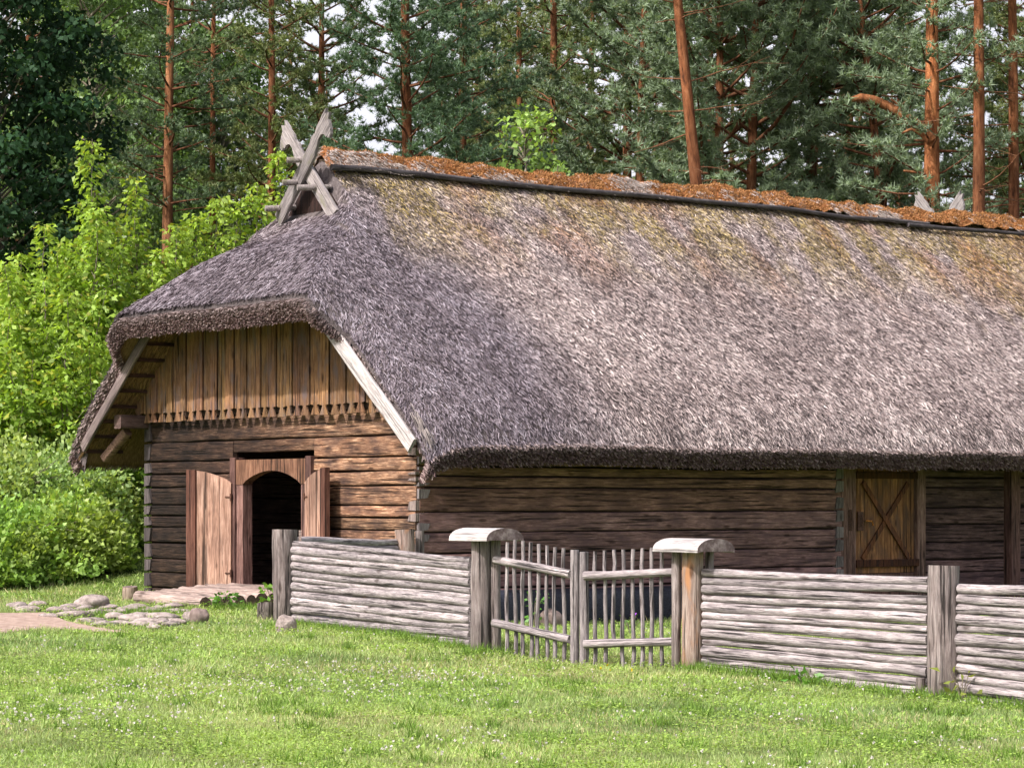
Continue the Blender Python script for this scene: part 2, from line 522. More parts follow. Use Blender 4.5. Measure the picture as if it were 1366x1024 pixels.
wn.links.new(wno.outputs['Fac'], wrr.inputs[0])
wmu = wn.nodes.new('ShaderNodeMath'); wmu.operation = 'MULTIPLY'; wn.links.new(wmr.outputs[0], wmu.inputs[0]); wn.links.new(wrr.outputs[0], wmu.inputs[1])
wmx = wn.nodes.new('ShaderNodeMix'); wmx.data_type = 'RGBA'; wn.links.new(wmu.outputs[0], wmx.inputs[0]); wn.links.new(sky.outputs[0], wmx.inputs[6]); wmx.inputs[7].default_value = (4.9, 4.85, 5.3, 1)
wn.links.new(wmx.outputs[2], bg.inputs['Color'])
sl = bpy.data.lights.new('sun', 'SUN'); sl.energy = 3.6; sl.angle = math.radians(1.2); sl.color = (1, .955, .915)
so = bpy.data.objects.new('sun', sl); COL.objects.link(so)
so.rotation_euler = (-sdir).to_track_quat('-Z', 'Y').to_euler()
S.view_settings.view_transform = 'Standard'; S.view_settings.look = 'None'
S.view_settings.exposure = .66; S.view_settings.gamma = 1
S.cycles.max_bounces = 6; S.cycles.diffuse_bounces = 3; S.cycles.transmission_bounces = 4; S.cycles.glossy_bounces = 2
S.cycles.use_denoising = True
S.cycles.sample_clamp_indirect = 6

# ------------------------------------------------------------------ ground
def axis_vals(lo, hi, step, far):
    a = list(np.arange(lo, hi + 1e-6, step))
    d = step
    x = hi
    while x < far:
        d *= 1.6; x += d; a.append(x)
    d = step; x = lo
    while x > -far:
        d *= 1.6; x -= d; a.insert(0, x)
    return np.array(a)


gx = axis_vals(-22, 22, .5, 2500); gy = axis_vals(12, 76, .5, 2500)
GX, GY = np.meshgrid(gx, gy)
GZ = g(GX, GY)
V = np.stack([GX, GY, GZ], -1).reshape(-1, 3)
nx = len(gx); ny = len(gy)
idx = np.arange(nx * ny).reshape(ny, nx)
Fq = np.stack([idx[:-1, :-1], idx[:-1, 1:], idx[1:, 1:], idx[1:, :-1]], -1).reshape(-1, 4)
me = bpy.data.meshes.new('ground'); me.from_pydata(V.tolist(), [], Fq.tolist())
me.materials.append(M['ground'])
me.polygons.foreach_set('use_smooth', np.ones(len(me.polygons), bool))
go = bpy.data.objects.new('ground', me); COL.objects.link(go)
tag(go, 'gently sloping green meadow and forest floor', 'ground', kind='structure')


# dirt path
def gpt(px, py):
    """ground point under a photo position (iterated on the terrain)"""
    Y = 40.0
    for _ in range(25):
        X = XY(px, Y); h = EYE - g1(X, Y)
        Y = .5 * Y + .5 * h * F / (py - 668)
    return XY(px, Y), Y


up_ = [(-420, 812), (-200, 813), (-60, 815), (0, 818), (60, 817), (90, 829), (130, 837), (170, 843)]
lo_ = [(-420, 868), (-200, 855), (-60, 847), (0, 845), (50, 840), (90, 840), (130, 843), (172, 845.5)]
UP = [gpt(*p) for p in up_]; LO = [gpt(*p) for p in lo_]
ns, nc = 60, 14
pv = []; pf = []
for i in range(ns + 1):
    s_ = i / ns * (len(UP) - 1); k = min(int(s_), len(UP) - 2); f_ = s_ - k
    a = np.array(UP[k]) * (1 - f_) + np.array(UP[k + 1]) * f_
    b = np.array(LO[k]) * (1 - f_) + np.array(LO[k + 1]) * f_
    wob = .16 * (mnoise.noise(Vector((i * .35, 0, 3))))
    wob2 = .16 * (mnoise.noise(Vector((i * .35, 7, 3))))
    for j in range(nc + 1):
        q = a + (b - a) * (j / nc) + np.array((0, wob * (1 - j / nc) + wob2 * j / nc))
        pv.append((q[0], q[1], g1(*q) + .012))
for i in range(ns):
    for j in range(nc):
        a = i * (nc + 1) + j
        pf.append((a, a + 1, a + nc + 2, a + nc + 1))
me = bpy.data.meshes.new('path'); me.from_pydata(pv, [], pf); me.materials.append(M['soil'])
po = bpy.data.objects.new('path', me); COL.objects.link(po)
tag(po, 'bare sandy footpath crossing the lawn towards the log deck', 'path', kind='structure')
UPa = np.array(UP); LOa = np.array(LO)


def on_path(X, Y):
    u = np.interp(X, UPa[:, 0], UPa[:, 1]); l = np.interp(X, LOa[:, 0], LOa[:, 1])
    return (X < UPa[-1, 0]) & (Y < u - .12) & (Y > l + .12)


# ------------------------------------------------------------------ BARN
BA = Vector((-6.57, 46.9, 0)); BROT = math.atan2(-.786, .617)
BW, BL = 8.27, 27.0
barn = thing('log_barn', BA, 'long dark log barn under a big grey thatched roof with an open arched door', 'barn', rz=BROT)
Tx, Ty = .6175, -.7866
Lx, Ly = .7866, .6175


def bw(v, u, z=0):
    """barn local -> world"""
    return Vector((BA.x + Tx * v + Lx * u, BA.y + Ty * v + Ly * u, z))


def inside_barn(X, Y, pad=0):
    dx = X - BA.x; dy = Y - BA.y
    v = dx * Tx + dy * Ty; u = dx * Lx + dy * Ly
    return (v > -pad) & (v < BW + pad) & (u > -pad) & (u < BL + pad)


def log_rows(z0, z1, lo, hi, rn):
    zs = [z0]
    while zs[-1] < z1 - lo:
        zs.append(zs[-1] + rn.uniform(lo, hi))
    zs[-1] = z1
    return zs


rn = random.Random(3)


def hewn(mb, a0, a1, axis, fixed, z0, z1, thick, col, mi=0, seg=None):
    """a squared log with softened irregular faces; axis 'x' or 'y'"""
    L = a1 - a0
    seg = seg or max(3, int(L / .7))
    pts = []; rr = []
    for i in range(seg + 1):
        t = a0 + L * i / seg
        c = fixed + rn.uniform(-.010, .010)
        z = (z0 + z1) / 2 + (rn.uniform(-.010, .010) if 0 < i < seg else 0)
        pts.append((t, c, z) if axis == 'x' else (c, t, z))
        rr.append((thick / 2 + rn.uniform(-.006, .006), (z1 - z0) / 2 - .009 + rn.uniform(-.007, .003)))
    mb.sweep(pts, rr, 16, col, mi, expo=.25, jit=.015, up=(0, 0, 1), seed=rn.random())


# gable wall
GZ0, GZ1 = -.12, 3.12
rows = log_rows(GZ0, GZ1, .19, .34, rn)
DO0, DO1 = 2.93, 5.42     # door frame outer
DZT = 2.42
mb = MB()
mb.box((.05, .06, GZ0), (DO0, .2, GZ1), (.12, .1, .1))
mb.box((DO1, .06, GZ0), (BW - .05, .2, GZ1), (.12, .1, .1))
mb.box((DO0, .06, DZT + .06), (DO1, .2, GZ1), (.12, .1, .1))
for i in range(len(rows) - 1):
    a, b = rows[i], rows[i + 1]
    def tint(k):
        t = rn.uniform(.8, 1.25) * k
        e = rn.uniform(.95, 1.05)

        def f(p):      # darker and bluer towards the rear corner
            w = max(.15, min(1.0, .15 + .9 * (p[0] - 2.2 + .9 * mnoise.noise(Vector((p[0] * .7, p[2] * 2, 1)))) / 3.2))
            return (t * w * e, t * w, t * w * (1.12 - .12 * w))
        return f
    if b <= DZT + .12:
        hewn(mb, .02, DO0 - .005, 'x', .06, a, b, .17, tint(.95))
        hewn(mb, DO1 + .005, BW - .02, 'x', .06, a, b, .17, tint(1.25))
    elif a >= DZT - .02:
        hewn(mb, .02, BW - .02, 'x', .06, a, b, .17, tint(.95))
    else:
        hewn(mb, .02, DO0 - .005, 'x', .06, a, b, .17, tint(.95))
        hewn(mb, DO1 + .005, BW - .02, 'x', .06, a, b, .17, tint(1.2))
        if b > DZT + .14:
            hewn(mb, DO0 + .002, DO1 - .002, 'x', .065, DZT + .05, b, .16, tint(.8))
mb.build('gable_wall', M['gable_log'], barn)

# long front wall (v = BW), recessed beyond the side door
rows2 = [-.35, -.05, .27, .50, .83, 1.16, 1.48, 1.86, 2.04, 2.2, 2.5, 2.8, 3.1]
SD0, SD1 = 9.62, 11.2
REC = .7
mb = MB()
mb.box((BW - .2, .05, -.4), (BW - .06, 9.3, 3.3), (.15, .13, .13))
mb.box((BW - .2 - REC, 11.4, -.4), (BW - .06 - REC, BL, 3.6), (.15, .13, .13))
mb.box((BW - .2 - REC, 11.30, -.4), (BW - .06, 11.42, 3.3), (.3, .26, .26))
for i in range(len(rows2) - 1):
    a, b = rows2[i], rows2[i + 1]
    t = rn.uniform(.85, 1.2)
    pink = (1.1, .93, .97) if b < 1.5 else (1.1, .88, .80)
    hewn(mb, .03, 9.26, 'y', BW - .06, a, b, .16, tuple(t * p for p in pink))
    t *= .62  # recessed logs tinted darker: deeper shade put into their colour
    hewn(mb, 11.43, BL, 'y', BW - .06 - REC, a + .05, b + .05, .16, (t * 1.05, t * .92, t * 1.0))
mb.build('front_wall', M['long_log'], barn)
mb = MB()
mb.box((0, .1, -.4), (.18, BL, 3.3)); mb.box((0, BL - .2, -.4), (BW, BL, 6.5))
mb.box((BW - .18, 9.26, 2.5), (BW - .02, 11.4, 3.3))
mb.build('rear_wall', M['long_log'], barn)
mb = MB(); mb.box((.1, .1, -.5), (BW - .1, BL - .1, .02)); mb.build('floor', M['earth_floor'], barn)

# dovetailed log ends at the near corner
mb = MB()
for i in range(len(rows2) - 2):
    a, b = rows2[i] + .02, rows2[i + 1] - .02
    for (z0_, z1_, k) in ((a, (a + b) / 2 - .01, i % 2), ((a + b) / 2 + .01, b, 1 - i % 2)):
        t = rn.uniform(.75, 1.3)
        if k:
            mb.prism([(.0, z0_), (.17, z0_ + .02), (.22, z1_ - .01), (.0, z1_)], 'yz', BW - .1, BW + .028 + rn.uniform(0, .012), (t, t, t * 1.03))
        else:
            mb.prism([(BW - .2, z0_ + .01), (BW + .012, z0_), (BW + .012, z1_), (BW - .16, z1_ - .02)], 'xz', -.045 - rn.uniform(0, .012), .1, (t * 1.1, t * 1.0, t * .95))
mb.build('log_ends', M['logend'], barn, bevel=.006)
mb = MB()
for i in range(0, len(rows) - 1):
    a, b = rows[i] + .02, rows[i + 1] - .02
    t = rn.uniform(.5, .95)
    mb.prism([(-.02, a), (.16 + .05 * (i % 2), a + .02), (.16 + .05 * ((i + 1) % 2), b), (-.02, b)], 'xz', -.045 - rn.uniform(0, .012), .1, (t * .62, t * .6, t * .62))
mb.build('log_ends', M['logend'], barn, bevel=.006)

# vertical gable boarding with notched ends, a hand's breadth proud of the logs
HIPZ = 4.42


def under(v):
    return 2.34 + .85 * min(v + 1.35, 9.62 - v)


mb = MB()
v = -.12
k = 0
while v < 8.0:
    w = rn.choice((.20, .235, .26, .28)); k += 1
    a, b = v + .009, v + w - .009
    zt0 = min(HIPZ + .6, under(a) + .06); zt1 = min(HIPZ + .6, under(b) + .06)
    z0 = 3.05 + rn.uniform(-.008, .008)
    c = (a + b) / 2; hw = (b - a) / 2
    if min(zt0, zt1) > z0 + .3:
        t = rn.uniform(.78, 1.22)
        col = (t, t * rn.uniform(.92, 1.03), t * rn.uniform(.85, 1.1))
        poly = [(a, zt0), (a, z0 + .17), (c - hw * .30, z0 + .155), (a + .008, z0), (b - .008, z0), (c + hw * .30, z0 + .155), (b, z0 + .17), (b, zt1)]
        d = -.155 - .022 * (k % 2) - rn.uniform(0, .008)
        mb.prism(poly, 'xz', d, d + .028, col)
    v += w
mb.build('gable_boards', M['board'], barn)
mb = MB(); mb.box((-.1, -.11, 3.30), (8.1, -.07, 3.42)); mb.box((.0, -.06, 3.125), (8.27, .16, 3.3), (.8,) * 3)
# dark backing boards high behind the boarding (closes the loft)
mb.prism([(-.1, 3.3), (BW + .1, 3.3), (6.7, 5.1), (1.5, 5.1)], 'xz', .02, .1, (.4, .4, .4))
mb.build('wall_plate', M['frame'], barn)

# eave plates whose ends stick out under the overhang, with a curved bracket at the rear corner
mb = MB()
hewn(mb, -.62, 14, 'y', .02, 2.93, 3.2, .24, (.8, .78, .85))
mb.sweep([(-.1, -.35, 2.9), (-.45, -.42, 2.62), (-.72, -.46, 2.42)], .085, 10, (1.6, 1.5, 1.4), expo=.6)
hewn(mb, -.5, 27, 'y', 8.35, 3.14, 3.38, .22, (.8, .78, .8))
mb.build('eave_plate', M['frame_y'], barn)

# door surround
mb = MB()
A0, A1 = 3.31, 5.09      # clear opening
ZS, ZA, ZSILL = 1.93, 2.16, .10
n_ = 18


def arch(x):
    t = (x - A0) / (A1 - A0)
    return ZS + (ZA - ZS) * math.sin(math.pi * t) ** .75 if 0 <= t <= 1 else ZS


xs = [A0 + (A1 - A0) * i / n_ for i in range(n_ + 1)]
poly = [(DO0 + .17, DZT - .07), (DO0 + .17, ZS)] + [(x, arch(x)) for x in xs] + [(DO1 - .17, ZS), (DO1 - .17, DZT - .07)]
mb.prism(poly, 'xz', -.07, .10, (1.25, 1.05, .8))
mb.box((DO0, -.09, GZ0), (DO0 + .168, .14, DZT - .03), (.75, .65, .68))
mb.box((DO1 - .168, -.09, GZ0), (DO1, .14, DZT - .03), (.7, .62, .65))
mb.box((DO0 + .172, -.06, ZSILL - .02), (A0, .13, ZS - .004), (1.35, 1.25, 1.3))
mb.box((A1, -.06, ZSILL - .02), (DO1 - .172, .13, ZS - .004), (1.35, 1.25, 1.3))
mb.box((DO0 + .172, -.16, GZ0), (DO1 - .172, .2, ZSILL - .024), (1.5, 1.35, 1.3))
mb.build('door_frame', M['frame'], barn, bevel=.006)


def leaf(hinge_v, ang_dir, width, mirror, label):
    """one half of the arched door: vertical planks, dark edge stile, two ledges and iron hinges"""
    o = bpy.data.objects.new('door_leaf', None)
    sgn = -1 if mirror else 1
    mb = MB()
    nb = 3
    pw = (width - .20) / nb
    for i in range(nb):
        a = i * pw + .003; b = (i + 1) * pw - .003

        def top(x):
            t = x / width
            return ZS + .02 + (ZA - ZS) * math.sin(math.pi * .5 * min(1, t)) ** .75
        m1, m2 = a + (b - a) * .33, a + (b - a) * .66
        poly = [(sgn * a, .13), (sgn * b, .13), (sgn * b, top(b)), (sgn * m2, top(m2)), (sgn * m1, top(m1)), (sgn * a, top(a))]
        t = rn.uniform(.85, 1.2)
        mb.prism(poly, 'xz', -.025 - .006 * (i % 2), .02, (t, t * .97, t * .95))
    mb.prism([(sgn * (width - .198), .08), (sgn * width, .08), (sgn * width, ZA + .03), (sgn * (width - .198), ZA + .02)], 'xz', -.06, .03, (.36, .25, .23))
    d = mb.build('door_leaf', M['door'], barn, (hinge_v, -.10, 0), Quaternion((0, 0, 1), ang_dir))
    d['label'] = label
    for z in (.42, 1.72):
        mb = MB()
        mb.box((sgn * .0, -.040, z - .012), (sgn * .12, -.030, z + .012), jit=.001)
        mb.sweep([(0, -.03, z - .06), (0, -.03, z + .06)], .022, 8)
        mb.build('hinge', M['iron'], d)
        mb = MB()
        mb.box((sgn * .02, .022, z - .06), (sgn * (width - .22), .055, z + .08))
        mb.build('ledge', M['door'], d)
    return d


leaf(3.02, math.radians(20), .95, True, 'left door leaf swung wide open, pale planks with a dark edge stile')
leaf(5.30, math.radians(-11), .92, False, 'right door leaf folded back near the wall, cracked brown planks')

# manger seen through the doorway
mg = thing('feed_manger', bw(4.3, 2.6, .02), 'reddish wooden manger standing inside the dark arched doorway', 'manger', rz=BROT)
for (nm, lo, hi, t) in (('side_board', (-1.6, -.35, .42), (1.5, -.31, .80), 1.5), ('side_board', (-1.6, .31, .42), (1.5, .35, .80), 1.4), ('shelf_board', (-1.6, -.30, .36), (1.5, .30, .41), 1.2),
                        ('lower_rail', (-1.6, -.33, .10), (1.5, -.27, .2), 1.0)):
    mb = MB(); mb.box(lo, hi, (t, t * .8, t * .72)); mb.build(nm, M['door'], mg, bevel=.008)
for sx in (-1.5, 1.4):
    for sy in (-.33, .27):
        mb = MB(); mb.box((sx, sy, 0), (sx + .1, sy + .06, .36), (.8, .6, .6)); mb.build('leg', M['door'], mg)

# side door with crossed braces
mb = MB()
nb = 5
pw = (SD1 - SD0 - .06) / nb
for i in range(nb):
    a = SD0 + .03 + i * pw + .003; b = a + pw - .006
    t = rn.uniform(.7, 1.2)
    mb.box((BW - .07, a, .36), (BW - .03 + .004 * (i % 2), b, 2.26), (t, t * .97, t * .95))
sd = mb.build('side_door', M['sidedoor'], barn)
sd['label'] = 'brown plank side door with crossed braces and an iron latch'
mb = MB()
z0, z1 = .62, 1.98
for (y0, y1, t) in ((SD0 + .2, SD1 - .2, .55), (SD1 - .2, SD0 + .2, .7)):
    d = Vector((0, y1 - y0, z1 - z0)).normalized(); q = Vector((0, -d.z, d.y)) * .045
    p0 = Vector((0, y0, z0)); p1 = Vector((0, y1, z1))
    poly = [(p.y, p.z) for p in (p0 - q, p1 - q, p1 + q, p0 + q)]
    x = BW - .024 + (.014 if t > .6 else 0)
    mb.prism(poly, 'yz', x, x + .03 + (.006 if t > .6 else 0), (t, t * .8, t * .8))
mb.build('cross_brace', M['sidedoor'], sd)
mb = MB(); mb.box((BW - .022, SD0 + .02, .47), (BW + .035, SD1 + .05, .60), (.3, .22, .24)); mb.build('ledge', M['sidedoor'], sd, bevel=.006)
mb = MB(); mb.box((BW - .022, SD0 + .02, 2.05), (BW + .03, SD1 + .08, 2.17), (.3, .22, .2)); mb.build('ledge', M['sidedoor'], sd, bevel=.006)
mb = MB()
mb.box((BW + .0, SD0 + .06, 1.12), (BW + .02, SD0 + .2, 1.46)); mb.box((BW + .0, SD0 - .2, 1.12), (BW + .03, SD0 - .1, 1.5))
mb.sweep([(BW + .04, SD0 + .13, 1.2), (BW + .07, SD0 + .14, 1.3), (BW + .04, SD0 + .13, 1.4)], .012, 6)
mb.build('latch', M['iron'], sd)
mb = MB(); mb.sweep([(BW + .02, SD0 + .26, 1.3), (BW + .08, SD0 + .36, 1.29), (BW + .06, SD0 + .40, 1.22)], .018, 6, (2, 1.6, .9)); mb.build('handle', M['sidedoor'], sd)
for nm, lo, hi, t in (('door_post', (BW - .18, 9.265, -.4), (BW + .03, 9.617, 3.1), (1.15, 1.1, 1.1)), ('door_post', (BW - .18, 11.203, -.4), (BW + .03, 11.42, 3.1), (1.25, 1.25, 1.25)),
                      ('threshold', (BW - .15, 9.62, -.4), (BW - .01, 11.2, .35), (.9, .8, .8)), ('lintel', (BW - .15, 9.62, 2.27), (BW - .015, 11.2, 2.5), (1.2, .8, .7)),
                      ('porch_post', (BW - .16, 13.75, -.4), (BW + .04, 14.0, 3.1), (.9, .8, .85))):
    mb = MB(); mb.box(lo, hi, t); mb.build(nm, M['frame'], barn, bevel=.008)
mb = MB()
for i in range(9):
    z = -.05 + i * .26 + (i % 2) * .03
    t = rn.uniform(.6, 1.2)
    mb.prism([(9.1, z), (9.3, z + .02), (9.3, z + .2), (9.14, z + .21)], 'yz', BW - .05, BW + .036, (t, t, t))
mb.build('log_ends', M['logend'], barn, bevel=.006)

# ------------------------------------------------------------------ thatched roof
CV = BW / 2
EV0, EV1 = -1.35, 9.62


def smin(a, b, k):
    h = np.clip(.5 + .5 * (b - a) / k, 0, 1)
    return b + (a - b) * h - k * h * (1 - h)


def ztop(u, v):
    u = np.asarray(u, float); v = np.asarray(v, float)
    fr = 2.80 + .85 * (EV1 - v); re = 2.80 + .85 * (v - EV0)
    m = smin(fr, re, .10)
    q_ = np.clip((u + .5) / 1.1, 0, 1)
    hip = 4.93 + .945 * (u + 1.2) - .30 * q_ * q_ * (3 - 2 * q_) + 9 * np.maximum(0, u - .86)
    z = smin(m, hip, np.where(u > .5, .15, np.clip(.22 + .36 * (u + 1.0), .2, .6)))
    d = np.minimum(EV1 - v, v - EV0)
    z = z - .26 * np.exp(-np.maximum(d, 0) / .28)
    vr = np.clip((v - CV - 2.7) / .8, 0, 1)
    z = z - .30 * vr * vr * (3 - 2 * vr) * np.exp(-np.maximum(u - u0(v), 0) / .34)
    # settled, slightly uneven thatch
    p = np.stack([u, v], -1).reshape(-1, 2)
    z = z + (.09 * (fbm(p, .45, 3, 2) - .5)).reshape(z.shape)
    return z


def u0(v):
    """plan outline of the gable end: the hip projects further than the verges"""
    v = np.asarray(v, float)
    a = np.clip((v - .3) / .6, 0, 1) * np.clip((7.65 - v) / .55, 0, 1)
    a = a * a * (3 - 2 * a)
    return -.80 - .42 * a


UEND = 27.5
vs = np.concatenate([np.linspace(EV0, EV0 + .5, 6)[:-1], np.linspace(EV0 + .5, EV1 - .5, 61), np.linspace(EV1 - .5, EV1, 6)[1:]])
tt = np.concatenate([np.linspace(0, 3.2, 34)[:-1], np.linspace(3.2, UEND + .8, 50)])
nv, nu = len(vs), len(tt)
VV, TT = np.meshgrid(vs, tt, indexing='ij')
UU = u0(VV) + TT * (UEND - u0(VV)) / (UEND + .8)
ZT = ztop(UU, VV)
fl = np.where(TT < .01, .10, 0)
ZT = ZT - fl
def thick(u, v):
    d = np.minimum(np.minimum(EV1 - v, v - EV0), (u - u0(v)) * 1.2)
    vr = np.clip((v - CV - 2.9) / .7, 0, 1)
    return (.28 - .16 * vr * np.exp(-np.maximum(u - u0(v), 0) / .3)) + .18 * np.clip(d / .6, 0, 1)


THK = thick(UU, VV)
cliff = (UU > .6) & (UU < 1.7)
ZB = ZT - THK
# underside edge pulled inward so that the eave is cut square to the slope
VB = VV + np.where(VV > CV, -1, 1) * .20 * np.exp(-np.minimum(EV1 - VV, VV - EV0) / .3)
UB = UU + .16 * np.exp(-TT / .3)
top = np.stack([VV, UU, ZT], -1).reshape(-1, 3); bot = np.stack([VB, UB, ZB], -1).reshape(-1, 3)
ii = np.arange(nv * nu).reshape(nv, nu)
q = np.stack([ii[:-1, :-1], ii[1:, :-1], ii[1:, 1:], ii[:-1, 1:]], -1).reshape(-1, 4)
nb_ = nv * nu
faces = q.tolist() + (q[:, ::-1] + nb_).tolist()
mats_ = [0] * len(q) + [1] * len(q)
def strip(a):
    for i in range(len(a) - 1):
        faces.append([int(a[i]), int(a[i + 1]), int(a[i + 1]) + nb_, int(a[i]) + nb_]); mats_.append(0)
strip(ii[0, :]); strip(ii[-1, :]); strip(ii[:, 0]); strip(ii[:, -1])
me = bpy.data.meshes.new('thatched_roof')
me.from_pydata(np.concatenate([top, bot]).tolist(), [], faces)
me.materials.append(M['thatch_base']); me.materials.append(M['thatch_under'])
me.polygons.foreach_set('material_index', mats_)
me.polygons.foreach_set('use_smooth', np.ones(len(faces), bool))
me.update()
roof = bpy.data.objects.new('thatched_roof', me); COL.objects.link(roof); roof.parent = barn


def straw_field(n, ulo, uhi, vlo, vhi, keep=None):
    v = RNG.uniform(vlo, vhi, n); s = RNG.uniform(0, 1, n)
    a = np.maximum(u0(v), ulo)
    u = a + s * (uhi - a)
    if keep is not None:
        k = keep(u, v); u, v = u[k], v[k]
    e = .04
    z = ztop(u, v)
    du = (ztop(u + e, v) - ztop(u - e, v)) / (2 * e); dv = (ztop(u, v + e) - ztop(u, v - e)) / (2 * e)
    nrm = unit(np.stack([-dv, -du, np.ones_like(u)], -1))
    gr = np.hypot(du, dv)
    down = unit(np.stack([-dv / (gr + 1e-6), -du / (gr + 1e-6), -gr], -1))
    return u, v, z, nrm, down


def moss_masks(u, v):
    p = np.stack([u, v], -1)
    ridge = np.abs(v - CV)
    st = .55 * fbm(np.stack([u * 1.3 + v * .25, v * .28], -1), 1.6, 5, 3) + .45 * fbm(p, 1.9, 15, 4)
    yel = np.clip((st - .36) / .16, 0, 1) * np.clip((2.5 - ridge) / 1.3, 0, 1) * np.clip((u - .9) / .5, 0, 1)
    yel = np.maximum(yel, .85 * np.clip((.95 - ridge) / .35, 0, 1) * np.clip((st - .30) / .15, 0, 1) * (u > 1))
    st2 = .5 * fbm(np.stack([u * .8 + v * .3, v * .22], -1), 1.3, 9, 3) + .5 * fbm(p, 2.1, 19, 4)
    far = np.clip((u - 13.2) / 2.5, 0, 1)
    yel = np.maximum(yel, np.clip((st2 - .52) / .1, 0, 1) * np.clip((4.0 - ridge) / 2, 0, 1) * far * .9)
    st3 = fbm(np.stack([u * .7, v * .35], -1), 1.7, 21, 3)
    org = np.clip((st3 - .5) / .18, 0, 1) * np.clip((3.2 - ridge) / 2.0, 0, 1) * .6 * np.clip((u - 2.0) / 2, 0, 1)
    edge = 17.6 + 1.2 * (fbm(p, .8, 33, 3) - .5) - .25 * ridge
    org = np.maximum(org, np.clip((u - edge) / 1.0, 0, 1) * np.clip((3.3 - ridge) / 1.6, 0, 1))
    org = np.maximum(org, .25 * far * np.clip((fbm(p, .9, 40, 3) - .45) / .2, 0, 1))
    return yel, org


def straws(name, n, ulo, uhi, vlo, vhi, Lm, wm, yaw, lift, keep=None, bright=1.0, raise_=.035):
    u, v, z, nrm, down = straw_field(n, ulo, uhi, vlo, vhi, keep)
    n = len(u)
    side = np.cross(nrm, down)
    ya = RNG.normal(0, yaw, n)[:, None]
    d = down * np.cos(ya) + side * np.sin(ya)
    li = np.abs(RNG.normal(lift, .10, n))[:, None]
    d = unit(d + nrm * li)
    L = (Lm * RNG.uniform(.6, 1.35, n))[:, None]; w = (wm * RNG.uniform(.55, 1.3, n))[:, None]
    base = np.stack([v, u, z], -1) + nrm * RNG.uniform(-.02, raise_, n)[:, None] - d * L * .5
    roll = RNG.normal(0, .5, n)[:, None]
    s0 = unit(np.cross(nrm, d)); s = s0 * np.cos(roll) + np.cross(d, s0) * np.sin(roll)
    tip = base + d * L
    q = np.stack([base - s * w * .5, base + s * w * .5, tip + s * w * .32, tip - s * w * .32], 1)
    # colours: bleached reed, grey reed, dark wet reed
    r = RNG.uniform(0, 1, n)
    p = np.stack([u, v], -1)
    patch = fbm(p, .8, 2, 4)
    tone = np.clip(r * 1.0 + (patch - .5) * .26 + (fbm(p, 4.5, 8, 2) - .5) * .4, 0, 1)
    c = np.empty((n, 3))
    stops = np.array([0, .25, .55, .85, 1.0])
    pal = np.array([[.060, .046, .047], [.175, .136, .135], [.37, .302, .298], [.515, .435, .425], [.68, .605, .59]])
    for k in range(3):
        c[:, k] = np.interp(tone, stops, pal[:, k])
    # hip end: darker, bluish thatch, shade put into the straw colour
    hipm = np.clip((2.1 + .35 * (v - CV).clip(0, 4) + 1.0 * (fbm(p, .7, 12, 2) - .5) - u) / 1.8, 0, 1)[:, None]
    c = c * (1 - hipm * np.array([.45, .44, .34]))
    yel, org = moss_masks(u, v)
    lum = (c.mean(1) / .3)[:, None].clip(.35, 1.5)
    my = np.clip(yel * RNG.uniform(.05, 1.05, n), 0, .9)[:, None]
    yc = np.array([.31, .235, .065]) * lum
    c = c * (1 - my) + yc * my
    mo = np.clip(org * RNG.uniform(.2, 1.2, n), 0, .9)[:, None]
    oc = np.array([.30, .135, .055]) * lum
    c = c * (1 - mo) + oc * mo
    c = c * bright
    return q, c


Q = []; C = []
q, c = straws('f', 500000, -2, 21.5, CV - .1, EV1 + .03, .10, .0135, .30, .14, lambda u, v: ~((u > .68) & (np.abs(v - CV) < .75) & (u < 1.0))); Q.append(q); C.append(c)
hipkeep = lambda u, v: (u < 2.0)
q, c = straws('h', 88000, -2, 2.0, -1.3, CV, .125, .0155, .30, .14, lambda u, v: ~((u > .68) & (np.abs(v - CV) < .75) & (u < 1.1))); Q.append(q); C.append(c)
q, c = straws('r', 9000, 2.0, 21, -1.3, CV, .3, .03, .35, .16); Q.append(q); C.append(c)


# cut ends along the eaves: short stubs pointing out of the cut
def cut(n, side, ulo, uhi):
    u = RNG.uniform(ulo, uhi, n); t = RNG.uniform(0, 1, n)
    if side == 'front':
        v = np.full(n, EV1 - .005); sg = 1
    else:
        v = np.full(n, EV0 + .005); sg = -1
    z1_ = ztop(u, v)
    p = np.stack([v - sg * .20 * t, u, z1_ - .29 * t], -1)
    d = np.stack([sg * np.full(n, .80), RNG.normal(0, .28, n), -.55 + RNG.normal(0, .25, n)], -1)
    return p, d, t


def cut_hip(n):
    v = RNG.uniform(EV0, EV1, n); t = RNG.uniform(0, 1, n)
    u = u0(v); z1_ = ztop(u, v) - .1
    hipness = np.clip((v - .3) / .6, 0, 1) * np.clip((7.65 - v) / .55, 0, 1)
    hk = RNG.uniform(0, 1, n) < .12 + hipness + (v < CV)
    v, t, u, z1_, hipness = v[hk], t[hk], u[hk], z1_[hk], hipness[hk]; n = len(v)
    p = np.stack([v, u + .16 * t, z1_ - np.where(v < CV, .29, .12 + .18 * hipness) * t], -1)
    sgn = np.where(v > CV, 1, -1) * (1 - hipness)
    d = np.stack([sgn * .75 + RNG.normal(0, .28, n), -.7 * hipness - .35 + RNG.normal(0, .1, n), -.55 + RNG.normal(0, .25, n)], -1)
    return p, d, t


